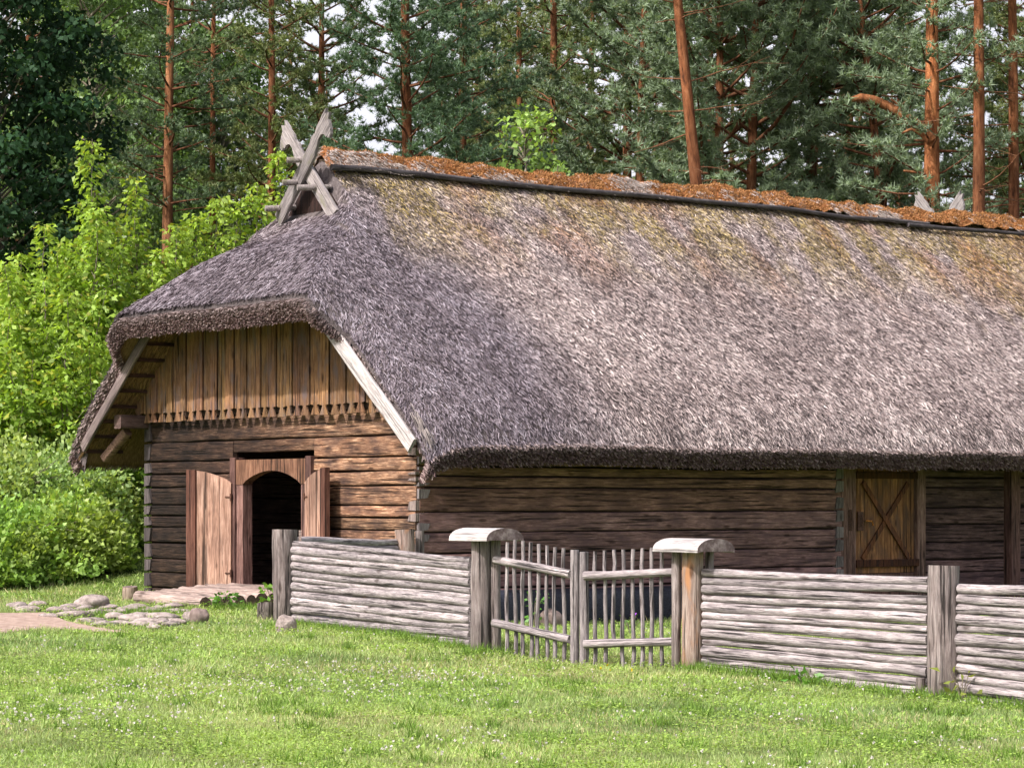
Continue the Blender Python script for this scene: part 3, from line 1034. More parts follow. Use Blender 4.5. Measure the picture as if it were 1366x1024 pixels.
for (p, d, t) in (cut(42000, 'front', -.8, 21), cut(5000, 'rear', -.8, 5), cut_hip(34000)):
    n = len(p); d = unit(d)
    L = RNG.uniform(.05, .13, n); w = RNG.uniform(.008, .014, n)
    s = unit(np.cross(d, rnd_dir(n))) * w[:, None] * .9
    b = p - d * .03; e = p + d * L[:, None]
    Q.append(np.stack([b - s, b + s, e + s * .8, e - s * .8], 1))
    r = RNG.uniform(0, 1, n)[:, None]
    dark = np.array([.075, .045, .045]); mid = np.array([.19, .125, .12]); lite = np.array([.42, .34, .32])
    c = np.where(r < .5, dark + (mid - dark) * (r / .5), mid + (lite - mid) * ((r - .5) / .5) ** 2)
    gr_ = np.clip(1 - t / .45, 0, 1)[:, None] * .55
    C.append(c * (1 - gr_) + np.array([.30, .25, .25]) * RNG.uniform(.4, 1.4, n)[:, None] * gr_)
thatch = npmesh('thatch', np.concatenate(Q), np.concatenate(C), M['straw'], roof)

# underside straw seen below the rear overhang
n = 9000
v = RNG.uniform(EV0 + .15, 1.4, n); u = RNG.uniform(-.72, .1, n)
z = 2.80 + .85 * (v - EV0) - .47 - RNG.uniform(0, .03, n)
d = unit(np.stack([-.76 + RNG.normal(0, .1, n), RNG.normal(0, .16, n), -.65 + RNG.normal(0, .08, n)], -1))
b = np.stack([v, u, z - .02], -1)
qq = tris(b, d, RNG.uniform(.12, .3, n), RNG.uniform(.006, .011, n))
cc = np.array([.34, .21, .105]) * RNG.uniform(.3, 1.3, n)[:, None]
npmesh('underside_straw', qq, cc, M['straw'], roof)

# battens and verge boards under the overhang
mb = MB()
for i in range(9):
    v = -1.0 + i * .31
    z = 2.80 + .85 * (v - EV0) - .545
    mb.box((v - .035, -.70, z - .03), (v + .035, .05, z + .03), (.55, .42, .4), jit=.006)
mb.build('batten', M['frame_y'], roof)
for side in (0, 1):
    v0, v1 = (9.34, 6.35) if side == 0 else (-.92, 1.4)
    zz = lambda v: 2.80 + .85 * ((EV1 - v) if side == 0 else (v - EV0)) - .56
    uu_ = -.88 if side == 0 else -.80
    p0 = bw(v0, uu_, zz(v0)); p1 = bw(v1, uu_, zz(v1))
    L = (p1 - p0).length
    mb = MB()
    w_ = .13 if side == 0 else .10
    mb.sweep([(L * i / 8, 0, .006 * math.sin(i * 1.3)) for i in range(9)], [(.03, w_)] * 9, 12, (.92, .92, .92) if side == 0 else (.62, .54, .52), expo=.3, jit=.01, up=(0, 0, 1), seed=4)
    a = Vector((v0, uu_, zz(v0))); b = Vector((v1, uu_, zz(v1)))
    o = mb.build('verge_board', M['silver'] if side == 0 else M['crossing'], roof, a, (b - a).to_track_quat('X', 'Z'))
    if side == 0:
        o['label'] = 'bleached white verge board below the near thatch edge'

# long straw hanging at the near lower corner
n = 90
v = RNG.uniform(9.15, 9.58, n)
b = np.stack([v, -.76 + RNG.normal(0, .03, n), 2.80 + .85 * (EV1 - v) - .2 + RNG.normal(0, .05, n)], -1)
d = unit(np.stack([.62 + RNG.normal(0, .08, n), RNG.normal(-.05, .08, n), -.78 + RNG.normal(0, .07, n)], -1))
npmesh('loose_straw', tris(b, d, RNG.uniform(.18, .36, n), .008), np.array([.30, .26, .25]) * RNG.uniform(.4, 1.2, n)[:, None], M['straw'], roof)

# ridge cap of turf and moss
us = np.arange(1.0, UEND, .07); dv = np.linspace(-.62, .35, 21)
U2, D2 = np.meshgrid(us, dv, indexing='ij')
pp = np.stack([U2, D2 * 2], -1).reshape(-1, 2)
lump = (fbm(pp, 2.9, 50, 3) - .42).reshape(U2.shape); lump2 = (fbm(pp, .7, 60, 2) - .5).reshape(U2.shape)
prof = 1 - (np.abs(D2) / .62) ** 2.2
Z2 = ztop(U2, CV + D2) + np.maximum(0, prof) * (.17 + .08 * lump2) + .30 * lump * np.clip(prof * 2, .1, 1)
Z2[0, :] -= .15
Vv = np.stack([CV + D2, U2, Z2], -1).reshape(-1, 3)
i2 = np.arange(Vv.shape[0]).reshape(U2.shape)
qf = np.stack([i2[:-1, :-1], i2[1:, :-1], i2[1:, 1:], i2[:-1, 1:]], -1).reshape(-1, 4)
me = bpy.data.meshes.new('ridge_cap'); me.from_pydata(Vv.tolist(), [], qf.tolist()); me.materials.append(M['moss_base'])
me.polygons.foreach_set('use_smooth', np.ones(len(qf), bool))
rc = bpy.data.objects.new('ridge_cap', me); COL.objects.link(rc); rc.parent = roof
n = 120000
iu = RNG.integers(0, len(us) - 1, n); iv = RNG.integers(0, len(dv) - 1, n); fa = RNG.uniform(0, 1, n)[:, None]; fb = RNG.uniform(0, 1, n)[:, None]
G2 = np.stack([CV + D2, U2, Z2], -1)
b = G2[iu, iv] * (1 - fa) * (1 - fb) + G2[iu + 1, iv] * fa * (1 - fb) + G2[iu, iv + 1] * (1 - fa) * fb + G2[iu + 1, iv + 1] * fa * fb
lm = fbm(np.stack([b[:, 1], b[:, 0] * 2], -1), 2.9, 50, 3)
pat = fbm(np.stack([b[:, 1], b[:, 0] * 2], -1), .9, 77, 3)
d = unit(np.stack([RNG.normal(.25, .5, n), RNG.normal(0, .5, n), np.full(n, .5)], -1))
strawy = (pat + RNG.normal(0, .09, n) < .325) | (lm + RNG.normal(0, .05, n) < .26)
strawy |= (b[:, 1] < 2.0) & (RNG.uniform(0, 1, n) < .75)
d = np.where(strawy[:, None], unit(np.stack([np.sign(b[:, 0] - CV) * .75, RNG.normal(0, .35, n), np.full(n, -.35)], -1)), d)
cm = np.array([.42, .215, .095]) * RNG.uniform(.4, 1.35, n)[:, None]
cs = np.array([.52, .45, .43]) * RNG.uniform(.25, 1.1, n)[:, None]
c = np.where(strawy[:, None], cs, cm)
npmesh('ridge_moss', tris(b, d, np.where(strawy, .12, .045) * RNG.uniform(.6, 1.3, n), np.where(strawy, .008, .011)), c, M['moss'], roof)

# poles pegged along the ridge
def pole(ua, ub, dvv, r, mat, tint, lift=.05, seed=0):
    k = 24
    pts = [(ua + (ub - ua) * i / k) for i in range(k + 1)]
    mb = MB()
    P3 = [(CV + dvv + (.02 * math.sin(i * 1.1 + seed) + .012 * math.sin(i * 2.3)), x, float(ztop(np.array(x), np.array(CV + dvv))) + lift) for i, x in enumerate(pts)]
    P3 = [(a, x, z) for a, x, z in P3]
    # build along local X: swap so grain runs with the pole
    a0 = Vector(P3[0]); a1 = Vector(P3[-1]); dd = a1 - a0; qq = dd.to_track_quat('X', 'Z'); inv = qq.inverted()
    mb.sweep([inv @ (Vector(p) - a0) for p in P3], [r * (1.05 - .2 * i / k) for i in range(k + 1)], 10, (tint,) * 3, 0, jit=.05, up=(0, 0, 1), seed=seed)
    return mb.build('ridge_pole', mat, roof, a0, qq)


pole(.92, 15.6, .38, .050, M['darkpole'], 1.0, .15, 2)
pole(14.9, 18.6, .45, .042, M['darkpole'], .9, .15, 3)
pole(18.9, 24, .45, .06, M['silver'], 1.0, .22, 4)


# crossed boards with horse heads
def horse_board(tilt_sign, u, name, mat, cx, z_mid, lower, upper, parent, label=None, width=.26, thick=.055, tint=1.0, slope=46):
    """plank carved to a horse head at its upper end; local X along the plank"""
    h = width / 2
    s = tilt_sign
    Lh = .52
    # outline in (x along plank, y across); the muzzle points outward/down
    body = [(-lower, -h), (-lower + .06, h)] if s > 0 else [(-lower + .06, -h), (-lower, h)]
    up_ = upper
    head = [(up_ - .62, h), (up_ - .52, h * 1.25), (up_ - .40, h * .95), (up_ - .28, h * 1.25), (up_ - .16, h * 1.15), (up_ - .06, h * 1.25), (up_ + .10, h * 1.2), (up_ + .02, h * .75), (up_ + .11, h * .25),
            (up_ + .01, -h * .2), (up_ - .03, -h * .9), (up_ - .07, -h * 1.5), (up_ - .13, -h * 2.0), (up_ - .20, -h * 2.1), (up_ - .225, -h * 1.8), (up_ - .19, -h * 1.55), (up_ - .25, -h * 1.45),
            (up_ - .25, -h * .8), (up_ - .31, -h * .25), (up_ - .42, -h * .2), (up_ - .55, -h * .6), (up_ - .70, -h)]
    poly = body + head
    mb = MB()
    mb.prism(poly, 'xz', -thick / 2, thick / 2, (tint,) * 3)
    a = math.radians(slope)
    ex = Vector((math.cos(a) * s, 0, math.sin(a)))
    # muzzle side faces away from the centre line
    ez = Vector((-math.sin(a) * s, 0, math.cos(a)))
    ey = ez.cross(ex)
    R = Matrix((ex, ey, ez)).transposed().to_quaternion()
    o = mb.build(name, mat, parent, Vector((cx, u, z_mid)), R, bevel=.006)
    if label:
        o['label'] = label
    return o


gb = .66
horse_board(1, gb - .06, 'crossed_board', M['crossing'], CV + .05, 7.26, 1.16, 1.06, roof, 'front crossed gable board ending in a carved horse head', tint=.72)
horse_board(-1, gb, 'crossed_board', M['crossing'], CV + .05, 7.26, 1.20, 1.0, roof, 'rear crossed gable board, paler, ending in a carved horse head', tint=1.0)
mb = MB(); mb.prism([(CV - .95, 6.35), (CV + .95, 6.35), (CV, 7.3)], 'xz', gb + .16, gb + .2, (.22, .18, .18)); mb.build('gablet_shade_panel', M['frame'], roof)  # dark sheet painted as the shade inside the open gablet
mb = MB()
for (vv, zz_, l) in ((CV - .02, 7.40, .62), (CV - .10, 7.03, .95), (CV + .34, 6.90, .78), (CV - .66, 6.64, .72)):
    p0 = Vector((vv - .10, gb - .33 + .06 * random.random(), zz_)); p1 = Vector((vv + .10, gb - .40 + l * .8, zz_ + .03))
    mb.sweep([p0, (p0 + p1) / 2, p1], .05, 10, (.9, .88, .86), expo=.8, jit=.08, seed=3)
mb.build('gable_peg', M['crossing'], roof)

# rear wing whose own horse-head boards peep over the ridge
rw = thing('rear_wing', bw(17.5 * 0 - 2.0, 19.6, 0), 'small thatched rear wing with pale horse-head boards peeping over the ridge', 'barn wing', rz=BROT)
mb = MB(); mb.box((-3.5, -2.4, 0), (3.0, 2.4, 3.4)); mb.build('wall', M['long_log'], rw)
mb = MB()
mb.prism([(-3.3, 3.0), (0, 6.35), (3.3, 3.0)], 'yz', -4.2, 3.0); mb.build('roof', M['thatch_base'], rw)
pA = P(1253, 296, 57.5); pB = P(1253, 302, 57.6)
base = rw.matrix_basis if False else None
MW = Matrix.Translation(rw.location) @ Matrix.Rotation(BROT, 4, 'Z')
inv = MW.inverted()
for pt, sg, nm in ((pA, -1, 'l'), (pB, 1, 'r')):
    q = inv @ pt
    # boards stand in the wing's own gable plane (facing the photographer's left)
    o = horse_board(sg, q.y, 'crossed_board', M['silver'], q.x, q.z - .12, 1.3, .95, rw, 'pale horse-head board of the rear wing, %s of the pair' % ('left' if sg < 0 else 'right'), tint=.5, width=.23)

# ------------------------------------------------------------------ log deck, stones and small things by the door
dk = thing('log_deck', bw(4.5, -1.2, 0), 'low deck of side by side round logs in front of the arched door', 'deck', rz=BROT)
for i in range(11):
    uu = -.28 - i * .205
    a = 3.25 + .35 * max(0, (i - 4)) * .22 + rn.uniform(-.08, .08); b = 5.82 + rn.uniform(-.04, .04)
    lin_piece('deck_log', (a - 4.5, uu + 1.2, .16 - .008 * i), (b - 4.5, uu + 1.2, .12 - .008 * i), .100 + rn.uniform(-.008, .01), M['decklog'], dk, Vector((0, 0, 0)), seg=5, capm=M['endgrain'], seed=i)

sx = thing('prop_stick', bw(2.45, -.6, 0), 'short pale stick leaning on the edge of the log deck', 'stick')
p0 = P(262, 795, 43.6); p1 = P(277, 780, 43.9)
lin_piece('stick_shaft', p0, p1, .035, M['decklog'], sx, Vector(sx.location), seg=3)


def gstone(px, py, w, h, label, mat=None, seed=0, group=None, depth=None, rz=0):
    X, Y = gpt(px, py)
    s = w / F * Y / 2; hh = h / F * Y / 2
    return stone('stone', (X, Y + s * .5, g1(X, Y) - .02), (s, (depth or s * .8), hh * 1.25), label, mat or M['stone'], group, rz, seed, sink=.12)


gstone(122, 812, 46, 20, 'long pinkish boulder lying in the grass left of the stump', seed=1)
gstone(265, 830, 24, 20, 'dark rounded boulder at the front corner of the log deck', M['stone_dark'], seed=2)
gstone(252, 828, 18, 14, 'pale stone tucked behind the dark boulder by the deck', seed=9)
gstone(381, 843, 26, 24, 'egg shaped grey stone at the foot of the leftmost fence post', seed=3)
X, Y = XY(733, 39.6), 39.6
stone('stone', (X, Y, g1(X, Y) - .02), (.22, .18, .2), 'grey stone below the barn wall seen through the gate', M['stone_dark'], None, 0, 5)
k = 0
for (px, py, w, h) in ((22, 811, 26, 9), (50, 808, 22, 8), (80, 817, 22, 10), (105, 823, 24, 10), (128, 820, 26, 9), (152, 825, 26, 10), (176, 829, 28, 11), (200, 832, 24, 10), (222, 826, 24, 9),
                       (140, 812, 30, 8), (170, 815, 34, 8), (200, 818, 34, 9), (120, 829, 18, 7), (228, 835, 18, 9), (205, 838, 16, 8), (160, 833, 18, 7), (236, 818, 22, 8), (186, 823, 24, 8), (148, 818, 24, 7), (65, 823, 18, 7), (35, 815, 20, 8), (94, 812, 24, 8), (112, 814, 22, 8), (160, 820, 24, 9), (212, 824, 20, 9), (190, 834, 20, 8), (138, 834, 18, 8), (216, 832, 20, 9), (234, 832, 16, 9), (124, 811, 22, 7), (182, 811, 26, 7), (230, 811, 26, 8), (213, 813, 22, 7), (92, 822, 20, 8)):
    gstone(px, py, w, h, 'flat cobble set in the stone strip left of the log deck', seed=20 + k, group='cobbles of the stone strip', rz=k * .7, depth=.22); k += 1


def stump(px, py, wpx, hpx, label, seed, mat=None):
    X, Y = gpt(px, py)
    r = wpx / F * Y / 2; h = hpx / F * Y
    z = g1(X, Y)
    t = thing('wooden_stump', (X, Y, z), label, 'stump')
    upright('stump_body', X, Y, z - .05, z + h, r, mat or M['post_brown'], t, Vector((X, Y, z)), r * .95, capm=M['capend'], seed=seed)


stump(173, 800, 21, 18, 'short brown stump standing in the grass left of the barn door', 4)
stump(355, 826, 25, 22, 'squat dark block beside the log ends of the deck', 5, M['post'])

# bluish black trough along the front wall
tr = thing('feed_trough', bw(BW + .45, 4.5, 0), 'long black trough lying along the barn wall behind the gate', 'trough', rz=BROT)
mb = MB()
zc = -.05
mb.sweep([(0, -4.2 + 8.4 * i / 14, zc + .004 * math.sin(i)) for i in range(15)], [(.3, .30)] * 15, 18, (1, 1, 1), expo=.55, jit=.02, up=(0, 0, 1), seed=2)
mb.build('trough_body', M['dark_trough'], tr)
for s in (-3.4, -.4, 3.0):
    mb = MB(); mb.box((-.34, s, -.36), (.34, s + .2, -.2)); mb.build('support', M['dark_trough'], tr)

# ------------------------------------------------------------------ fences and gate
P380 = (-3.18, 36.4); P645 = (XY(641.5, 30.1), 30.1); P922 = (XY(924, 28.05), 28.05); P1258 = (XY(1258, 25.1), 25.1)


def rails(root, base, pa, pb, za, zb, n, rpx, seed, name='rail', end_taper=True):
    """n stacked round rails from pa to pb; za, zb = (bottom, top) heights at either end"""
    r_ = random.Random(seed)
    ws = [r_.uniform(.75, 1.25) for _ in range(n)]
    tot = sum(ws); acc = 0
    for i in range(n):
        t = (acc + ws[i] / 2) / tot; acc += ws[i]
        ha = za[0] + (za[1] - za[0]) * t; hb = zb[0] + (zb[1] - zb[0]) * t
        rad = (za[1] - za[0]) / n * .575 * ws[i] * n / tot
        k0 = r_.uniform(.93, 1.05); k1 = r_.uniform(.84, .98)
        if r_.random() < .5:
            k0, k1 = k1, k0
        off = r_.uniform(-.012, .012)
        lin_piece(name, (pa[0], pa[1] + off, ha + r_.uniform(-.006, .006)), (pb[0], pb[1] + off, hb + r_.uniform(-.006, .006)), rad * k0, M['rail'], root, base, rad * k1,
                  seg=9, wob=.011, jit=.04, seed=seed * 100 + i, tint=r_.uniform(.68, 1.1), n=12)


# left fence
b = Vector((P380[0], P380[1], g1(*P380)))
fl = thing('rail_fence', b, 'grey log rail fence between the tall flared post and the capped gate post', 'fence', 'log rail fences')
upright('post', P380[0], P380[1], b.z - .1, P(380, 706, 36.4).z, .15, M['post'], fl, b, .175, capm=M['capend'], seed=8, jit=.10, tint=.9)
mbx = MB(); mbx.box((-.01, -.01, 0), (.02, .02, .25), jit=.004)
mbx.build('peg', M['decklog'], fl, Vector((XY(400, 36.2), 36.2, P(400, 728, 36.2).z - .03)) - b)
pa = (XY(393, 36.2), 36.2); pb = (XY(630, 30.25), 30.25)
rails(fl, b, pa, pb, (P(393, 838, 36.2).z, P(393, 721, 36.2).z), (P(630, 862, 30.25).z, P(630, 743, 30.25).z), 12, 0, 5)
mbx = MB()
# yard fence running back to the barn corner
pc = (XY(540, 39.6), 39.6)
b2 = Vector((pc[0], pc[1], g1(*pc)))
fy = thing('rail_fence', b2, 'short rail fence behind, running back to the brown stub post by the barn corner', 'fence', 'log rail fences')
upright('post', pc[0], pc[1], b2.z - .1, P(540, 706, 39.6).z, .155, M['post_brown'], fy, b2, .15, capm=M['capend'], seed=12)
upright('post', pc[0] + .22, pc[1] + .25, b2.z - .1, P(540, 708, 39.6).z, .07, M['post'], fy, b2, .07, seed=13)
rails(fy, b2, (XY(398, 36.6), 36.6), (XY(527, 39.5), 39.5), (-.1, P(400, 716.5, 36.6).z), (-.15, P(527, 718.5, 39.5).z), 11, 0, 6)

# right fence, two bays
b3 = Vector((P1258[0], P1258[1], g1(*P1258)))
fr = thing('rail_fence', b3, 'long pale log rail fence on the right with a thick cracked grey post', 'fence', 'log rail fences')
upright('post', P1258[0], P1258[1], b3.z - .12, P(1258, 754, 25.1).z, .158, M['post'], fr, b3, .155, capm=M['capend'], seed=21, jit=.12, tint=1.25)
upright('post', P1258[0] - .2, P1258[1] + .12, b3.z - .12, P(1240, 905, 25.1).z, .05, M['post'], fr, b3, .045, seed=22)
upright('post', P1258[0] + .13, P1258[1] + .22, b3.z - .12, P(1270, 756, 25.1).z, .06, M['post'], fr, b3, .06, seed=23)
pa = (XY(940, 27.95), 27.95); pb = (XY(1240, 25.22), 25.22)
rails(fr, b3, pa, pb, (P(940, 897, 27.95).z, P(940, 759, 27.95).z), (P(1240, 930, 25.22).z, P(1240, 768, 25.22).z), 12, 0, 7)
rails(fr, b3, (XY(1281, 25.0), 25.0), (5.62, 21.8), (P(1283, 937, 25.0).z, P(1283, 778, 25.0).z), (-.30, .90), 12, 0, 8)
upright('post', 5.72, 21.7, g1(5.7, 21.7) - .1, 1.1, .15, M['post'], fr, b3, .145, capm=M['capend'], seed=24)


# gate posts with half-log caps
def gate_post(px, Y, ztop_, label, mat, stakes, r, cap_px, seed):
    X = XY(px, Y)
    z0 = g1(X, Y)
    b = Vector((X, Y, z0))
    t = thing('gate_post', b, label, 'gate post', 'capped gate posts')
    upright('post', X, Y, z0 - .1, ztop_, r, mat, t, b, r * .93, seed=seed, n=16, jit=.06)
    for (dx, dy, sr) in stakes:
        upright('stake', X + dx, Y + dy, z0 - .08, ztop_, sr, M['post'], t, b, sr * .95, seed=seed + 3, tint=1.1)
    # cap: half round slab, axis along the fence
    Lc, Wc, Hc = .74, .53, .138
    ns_ = 14
    poly = [(Wc / 2 * math.cos(math.pi * i / ns_), Hc * math.sin(math.pi * i / ns_) ** .85) for i in range(ns_ + 1)]
    poly = [(Wc / 2, -.012)] + poly + [(-Wc / 2, -.012), (-Wc / 2 + .06, .0), (Wc / 2 - .06, .0)]
    mb = MB()
    mb.prism(poly, 'yz', -Lc / 2, Lc / 2, (1, 1, 1), 1, 0)
    q = Vector((.6, -.8, 0)).to_track_quat('X', 'Z')
    off = cap_px / F * Y
    mb.build('cap', [M['cap'], M['capend']], t, Vector((X + off, Y, ztop_ + .002)) - b, q, bevel=.006)
    return t


gate_post(641.5, 30.1, P(640, 720, 30.1).z, 'grey gate post with a half log cap at the left of the gate', M['post'], [(.17, -.02, .06)], .123, 7, 31)
gate_post(924, 28.05, P(924, 735, 28.05).z, 'orange streaked gate post with a half log cap at the right of the gate', M['post_brown'], [(-.17, .08, .055), (.19, .1, .05)], .125, 1, 41)
# iron strap and block at the foot of the left hinge stake
for p in COL.objects:
    pass


def gate_leaf(label, A, B, pickets, top_rail, bot_rail, stile, seed, hinge=None):
    """A=(px,Y) hinge side, B=(px,Y) meeting side"""
    def Yat(px):
        t = (px - A[0]) / (B[0] - A[0])
        return 1 / (1 / A[1] * (1 - t) + 1 / B[1] * t)
    b = Vector((XY(A[0], A[1]), A[1], g1(XY(A[0], A[1]), A[1])))
    t = thing('picket_gate', b, label, 'gate', 'gate leaves')
    nrm = Vector((0, -.055, 0))
    for nm, (x0, y0, x1, y1) in (('rail', top_rail), ('rail', bot_rail)):
        lin_piece(nm, P(x0, y0, Yat(x0)) + nrm, P(x1, y1, Yat(x1)) + nrm, .046, M['rail'], t, b, .05, seg=8, wob=.003, seed=seed + y0, tint=.95, n=12)
    for i, (px, ya, yb) in enumerate(pickets):
        p0 = P(px + random.Random(seed + i).uniform(-1.2, 1.2), yb, Yat(px)); p1 = P(px, ya, Yat(px))
        lin_piece('picket', p0, p1, .026, M['rail'], t, b, .022, seg=7, wob=.010, jit=.05, seed=seed * 7 + i, tint=random.Random(seed * 3 + i).uniform(.6, .9), n=8)
    px, ya, yb, r = stile
    lin_piece('stile', P(px, yb, Yat(px)), P(px, ya, Yat(px)), r, M['rail'], t, b, r * .95, seg=6, wob=.004, seed=seed, tint=.75, n=12)
    return t


pk = [(677, 723, 869), (687, 719.5, 872), (697.6, 721.5, 875), (708, 723, 877.5), (718.7, 725, 880), (729.5, 727, 884), (740.7, 729.5, 887), (751.8, 730.6, 889)]
gate_leaf('left gate leaf of thin pickets swung towards the lawn', (660, 30.0), (767, 28.85), pk, (661, 746, 762, 765.5), (659, 830, 761, 852), (766.5, 733, 893, .053), 51)
pk = [(794, 735, 891), (806.6, 734, 893), (819, 733, 853), (831.5, 732.5, 893), (844.7, 732, 894.5), (857, 731, 895), (869, 730, 892), (882.8, 734, 889)]
gate_leaf('right gate leaf of thin pickets hung on the orange streaked post', (905, 28.2), (778, 28.8), pk, (898, 762.6, 780, 767.5), (899, 855, 780, 858), (779, 735.6, 891, .055), 61)


# ------------------------------------------------------------------ trees
def limb_pts(p0, az, elev, L, n, rnd, up=.0, droop=0.0):
    pts = [Vector(p0)]
    a = az; e = elev
    for i in range(n):
        st = L / n
        pts.append(pts[-1] + Vector((math.cos(a) * math.cos(e), math.sin(a) * math.cos(e), math.sin(e))) * st)
        a += rnd.uniform(-.25, .25); e += up / n - droop / n + rnd.uniform(-.12, .12)
    return pts


def make_pine(seed, H, r0, crown_base, rad, dens, tuft, col, dead=8, whorl=.62, needle=17, top_thin=.6, bend=0, trunk_tint=(1, 1, 1), shape='cone', elev=.15):
    rd = random.Random(seed)
    tb = MB()
    k = 40
    pts = []; rr = []
    bx = rd.uniform(-.15, .15)
    for i in range(k + 1):
        t = i / k
        pts.append((bx * math.sin(t * 3) + bend * t * t, .12 * math.sin(t * 4 + seed), -.4 + (H + .4) * t)); rr.append(r0 * (1.12 - t) ** .8 * (1.25 if i == 0 else 1))

    def trunk_at(z):
        t = max(0, min(.999, (z + .4) / (H + .4))) * k
        i = int(t); f = t - i
        a = Vector(pts[i]); b = Vector(pts[i + 1])
        return a + (b - a) * f, rr[i] * (1 - f) + rr[i + 1] * f
    # lower bark greyer and darker
    if True:
        def c(p):      # grey plated bark low down, flaking orange above
            q = min(1, max(0, (p.z - 4 + 2.5 * mnoise.noise(p * .8)) / 6))
            k_ = .62 + .75 * mnoise.noise(Vector((p.x * 5, p.y * 5, p.z * 1.3))) * .9 + .2
            k_ = max(.3, k_)
            return (trunk_tint[0] * k_ * (.5 + .5 * q), trunk_tint[1] * k_ * (.62 + .38 * q), trunk_tint[2] * k_ * (.8 + .2 * q))
        tb.sweep(pts, rr, 12, c, jit=.05, up=(0, 1, 0), seed=seed)
    cen = []; dirs = []
    z = crown_base
    ph = rd.uniform(0, 6)
    while z < H - .3:
        t = (z - crown_base) / (H - crown_base)
        if shape == 'cone':
            R = rad * (1 - t) ** .75 * (.65 + .35 * min(1, t * 5))
        else:
            R = rad * (math.sin(math.pi * (.18 + .8 * t)) ** .6)
        nl = rd.choice((3, 4, 4, 5))
        for j in range(nl):
            ph += 2.4 + rd.uniform(-.4, .4)
            L = max(.35, R * rd.uniform(.55, 1.15))
            c0, tr_ = trunk_at(z + rd.uniform(-.15, .15))
            lp = limb_pts(c0, ph, elev + rd.uniform(-.2, .25), L, 5, rd, up=.45, droop=.15)
            br = .012 + .011 * L
            tb.sweep(lp, [br * (1 - .75 * i / 5) for i in range(6)], 5, (.42, .42, .48))
            ntw = max(3, int(L * 6.0 * dens))
            for q in range(ntw):
                s = .28 + .72 * (q + rd.random()) / ntw
                i = min(4, int(s * 5)); f = s * 5 - i
                p = lp[i] + (lp[i + 1] - lp[i]) * f
                d = (lp[i + 1] - lp[i]).normalized()
                a = math.atan2(d.y, d.x) + rd.choice((-1, 1)) * rd.uniform(.35, 1.2) * (1.15 - .6 * s)
                tl = rd.uniform(.35, .85) * (1.25 - s * .6) * min(1, L * .6)
                e = rd.uniform(.05, .6)
                dd = Vector((math.cos(a) * math.cos(e), math.sin(a) * math.cos(e), math.sin(e)))
                nt_ = max(2, int(tl * 6.5))
                for w in range(nt_):
                    x = (w + .6) / nt_
                    pp = p + dd * tl * x + Vector((rd.gauss(0, .05), rd.gauss(0, .05), rd.gauss(0, .05)))
                    cen.append(pp); dirs.append((dd + Vector((0, 0, .55))).normalized())
            cen.append(lp[-1]); dirs.append((lp[-1] - lp[-2]).normalized())
        z += whorl * rd.uniform(.7, 1.3)
    for j in range(dead):
        z = rd.uniform(max(1.5, crown_base - 9), crown_base + 1)
        c0, tr_ = trunk_at(z)
        L = rd.uniform(.7, 2.4)
        lp = limb_pts(c0, rd.uniform(0, 6.28), rd.uniform(-.15, .3), L, 5, rd, droop=.1)
        tb.sweep(lp, [.022 * (1 - .8 * i / 5) for i in range(6)], 5, (.48, .52, .6))
        for q in range(2):
            lq = limb_pts(lp[rd.choice((2, 3, 4))], rd.uniform(0, 6.28), rd.uniform(-.2, .5), L * .4, 3, rd)
            tb.sweep(lq, [.009, .007, .005, .003], 4, (.48, .52, .6))
    cen = np.array([tuple(c) for c in cen]); dirs = np.array([tuple(d) for d in dirs])
    n = len(cen)
    tint = RNG.uniform(.65, 1.3, n)
    cc = np.repeat(cen, needle, 0); dd = np.repeat(dirs, needle, 0)
    d = unit(dd * .65 + rnd_dir(n * needle) * .9)
    T = tris(cc + rnd_dir(n * needle) * .025, d, .84 * tuft * RNG.uniform(.6, 1.2, n * needle), RNG.uniform(.011, .019, n * needle) * tuft / .19)
    C_ = np.array(col)[None] * np.repeat(tint, needle)[:, None] * RNG.uniform(.75, 1.25, n * needle)[:, None]
    return tb, T, C_


def proto(name, *a, **k):
    tb, T, C_ = make_pine(*a, **k)
    t = tb.build('trunk', M['bark'])
    c = npmesh('crown', T, C_, M['needle'])
    return t, c


DG = (.098, .150, .078); MG = (.145, .205, .095); BG = (.215, .285, .185); YG = (.175, .215, .085)
PR = {
    'bare': proto('bare', 101, 21, .20, 8.5, 3.0, 1.0, .20, DG, dead=34),
    'dense': proto('dense', 102, 20, .19, 2.5, 3.9, 1.55, .19, (.105, .172, .098), dead=5, elev=.3, trunk_tint=(.5, .44, .42)),
    'open': proto('open', 103, 20, .20, 3.5, 3.9, 1.1, .21, MG, dead=16, shape='round', elev=.25, trunk_tint=(.6, .55, .55)),
    'pale': proto('pale', 104, 17, .2, 3.6, 3.9, 1.2, .24, BG, dead=20, shape='round', elev=.3, trunk_tint=(.7, .65, .65)),
    'tall': proto('tall', 105, 22, .20, 9.5, 3.2, 1.05, .2, MG, dead=30, shape='round', trunk_tint=(.8, .76, .74)),
    'mast': proto('mast', 107, 23, .19, 14.2, 2.8, 1.0, .2, MG, dead=46, shape='round', trunk_tint=(.66, .58, .55)),
    'twin': proto('twin', 106, 21, .17, 3.0, 3.5, 1.1, .20, YG, dead=18, elev=.25, trunk_tint=(.6, .55, .55)),
}
first = {}


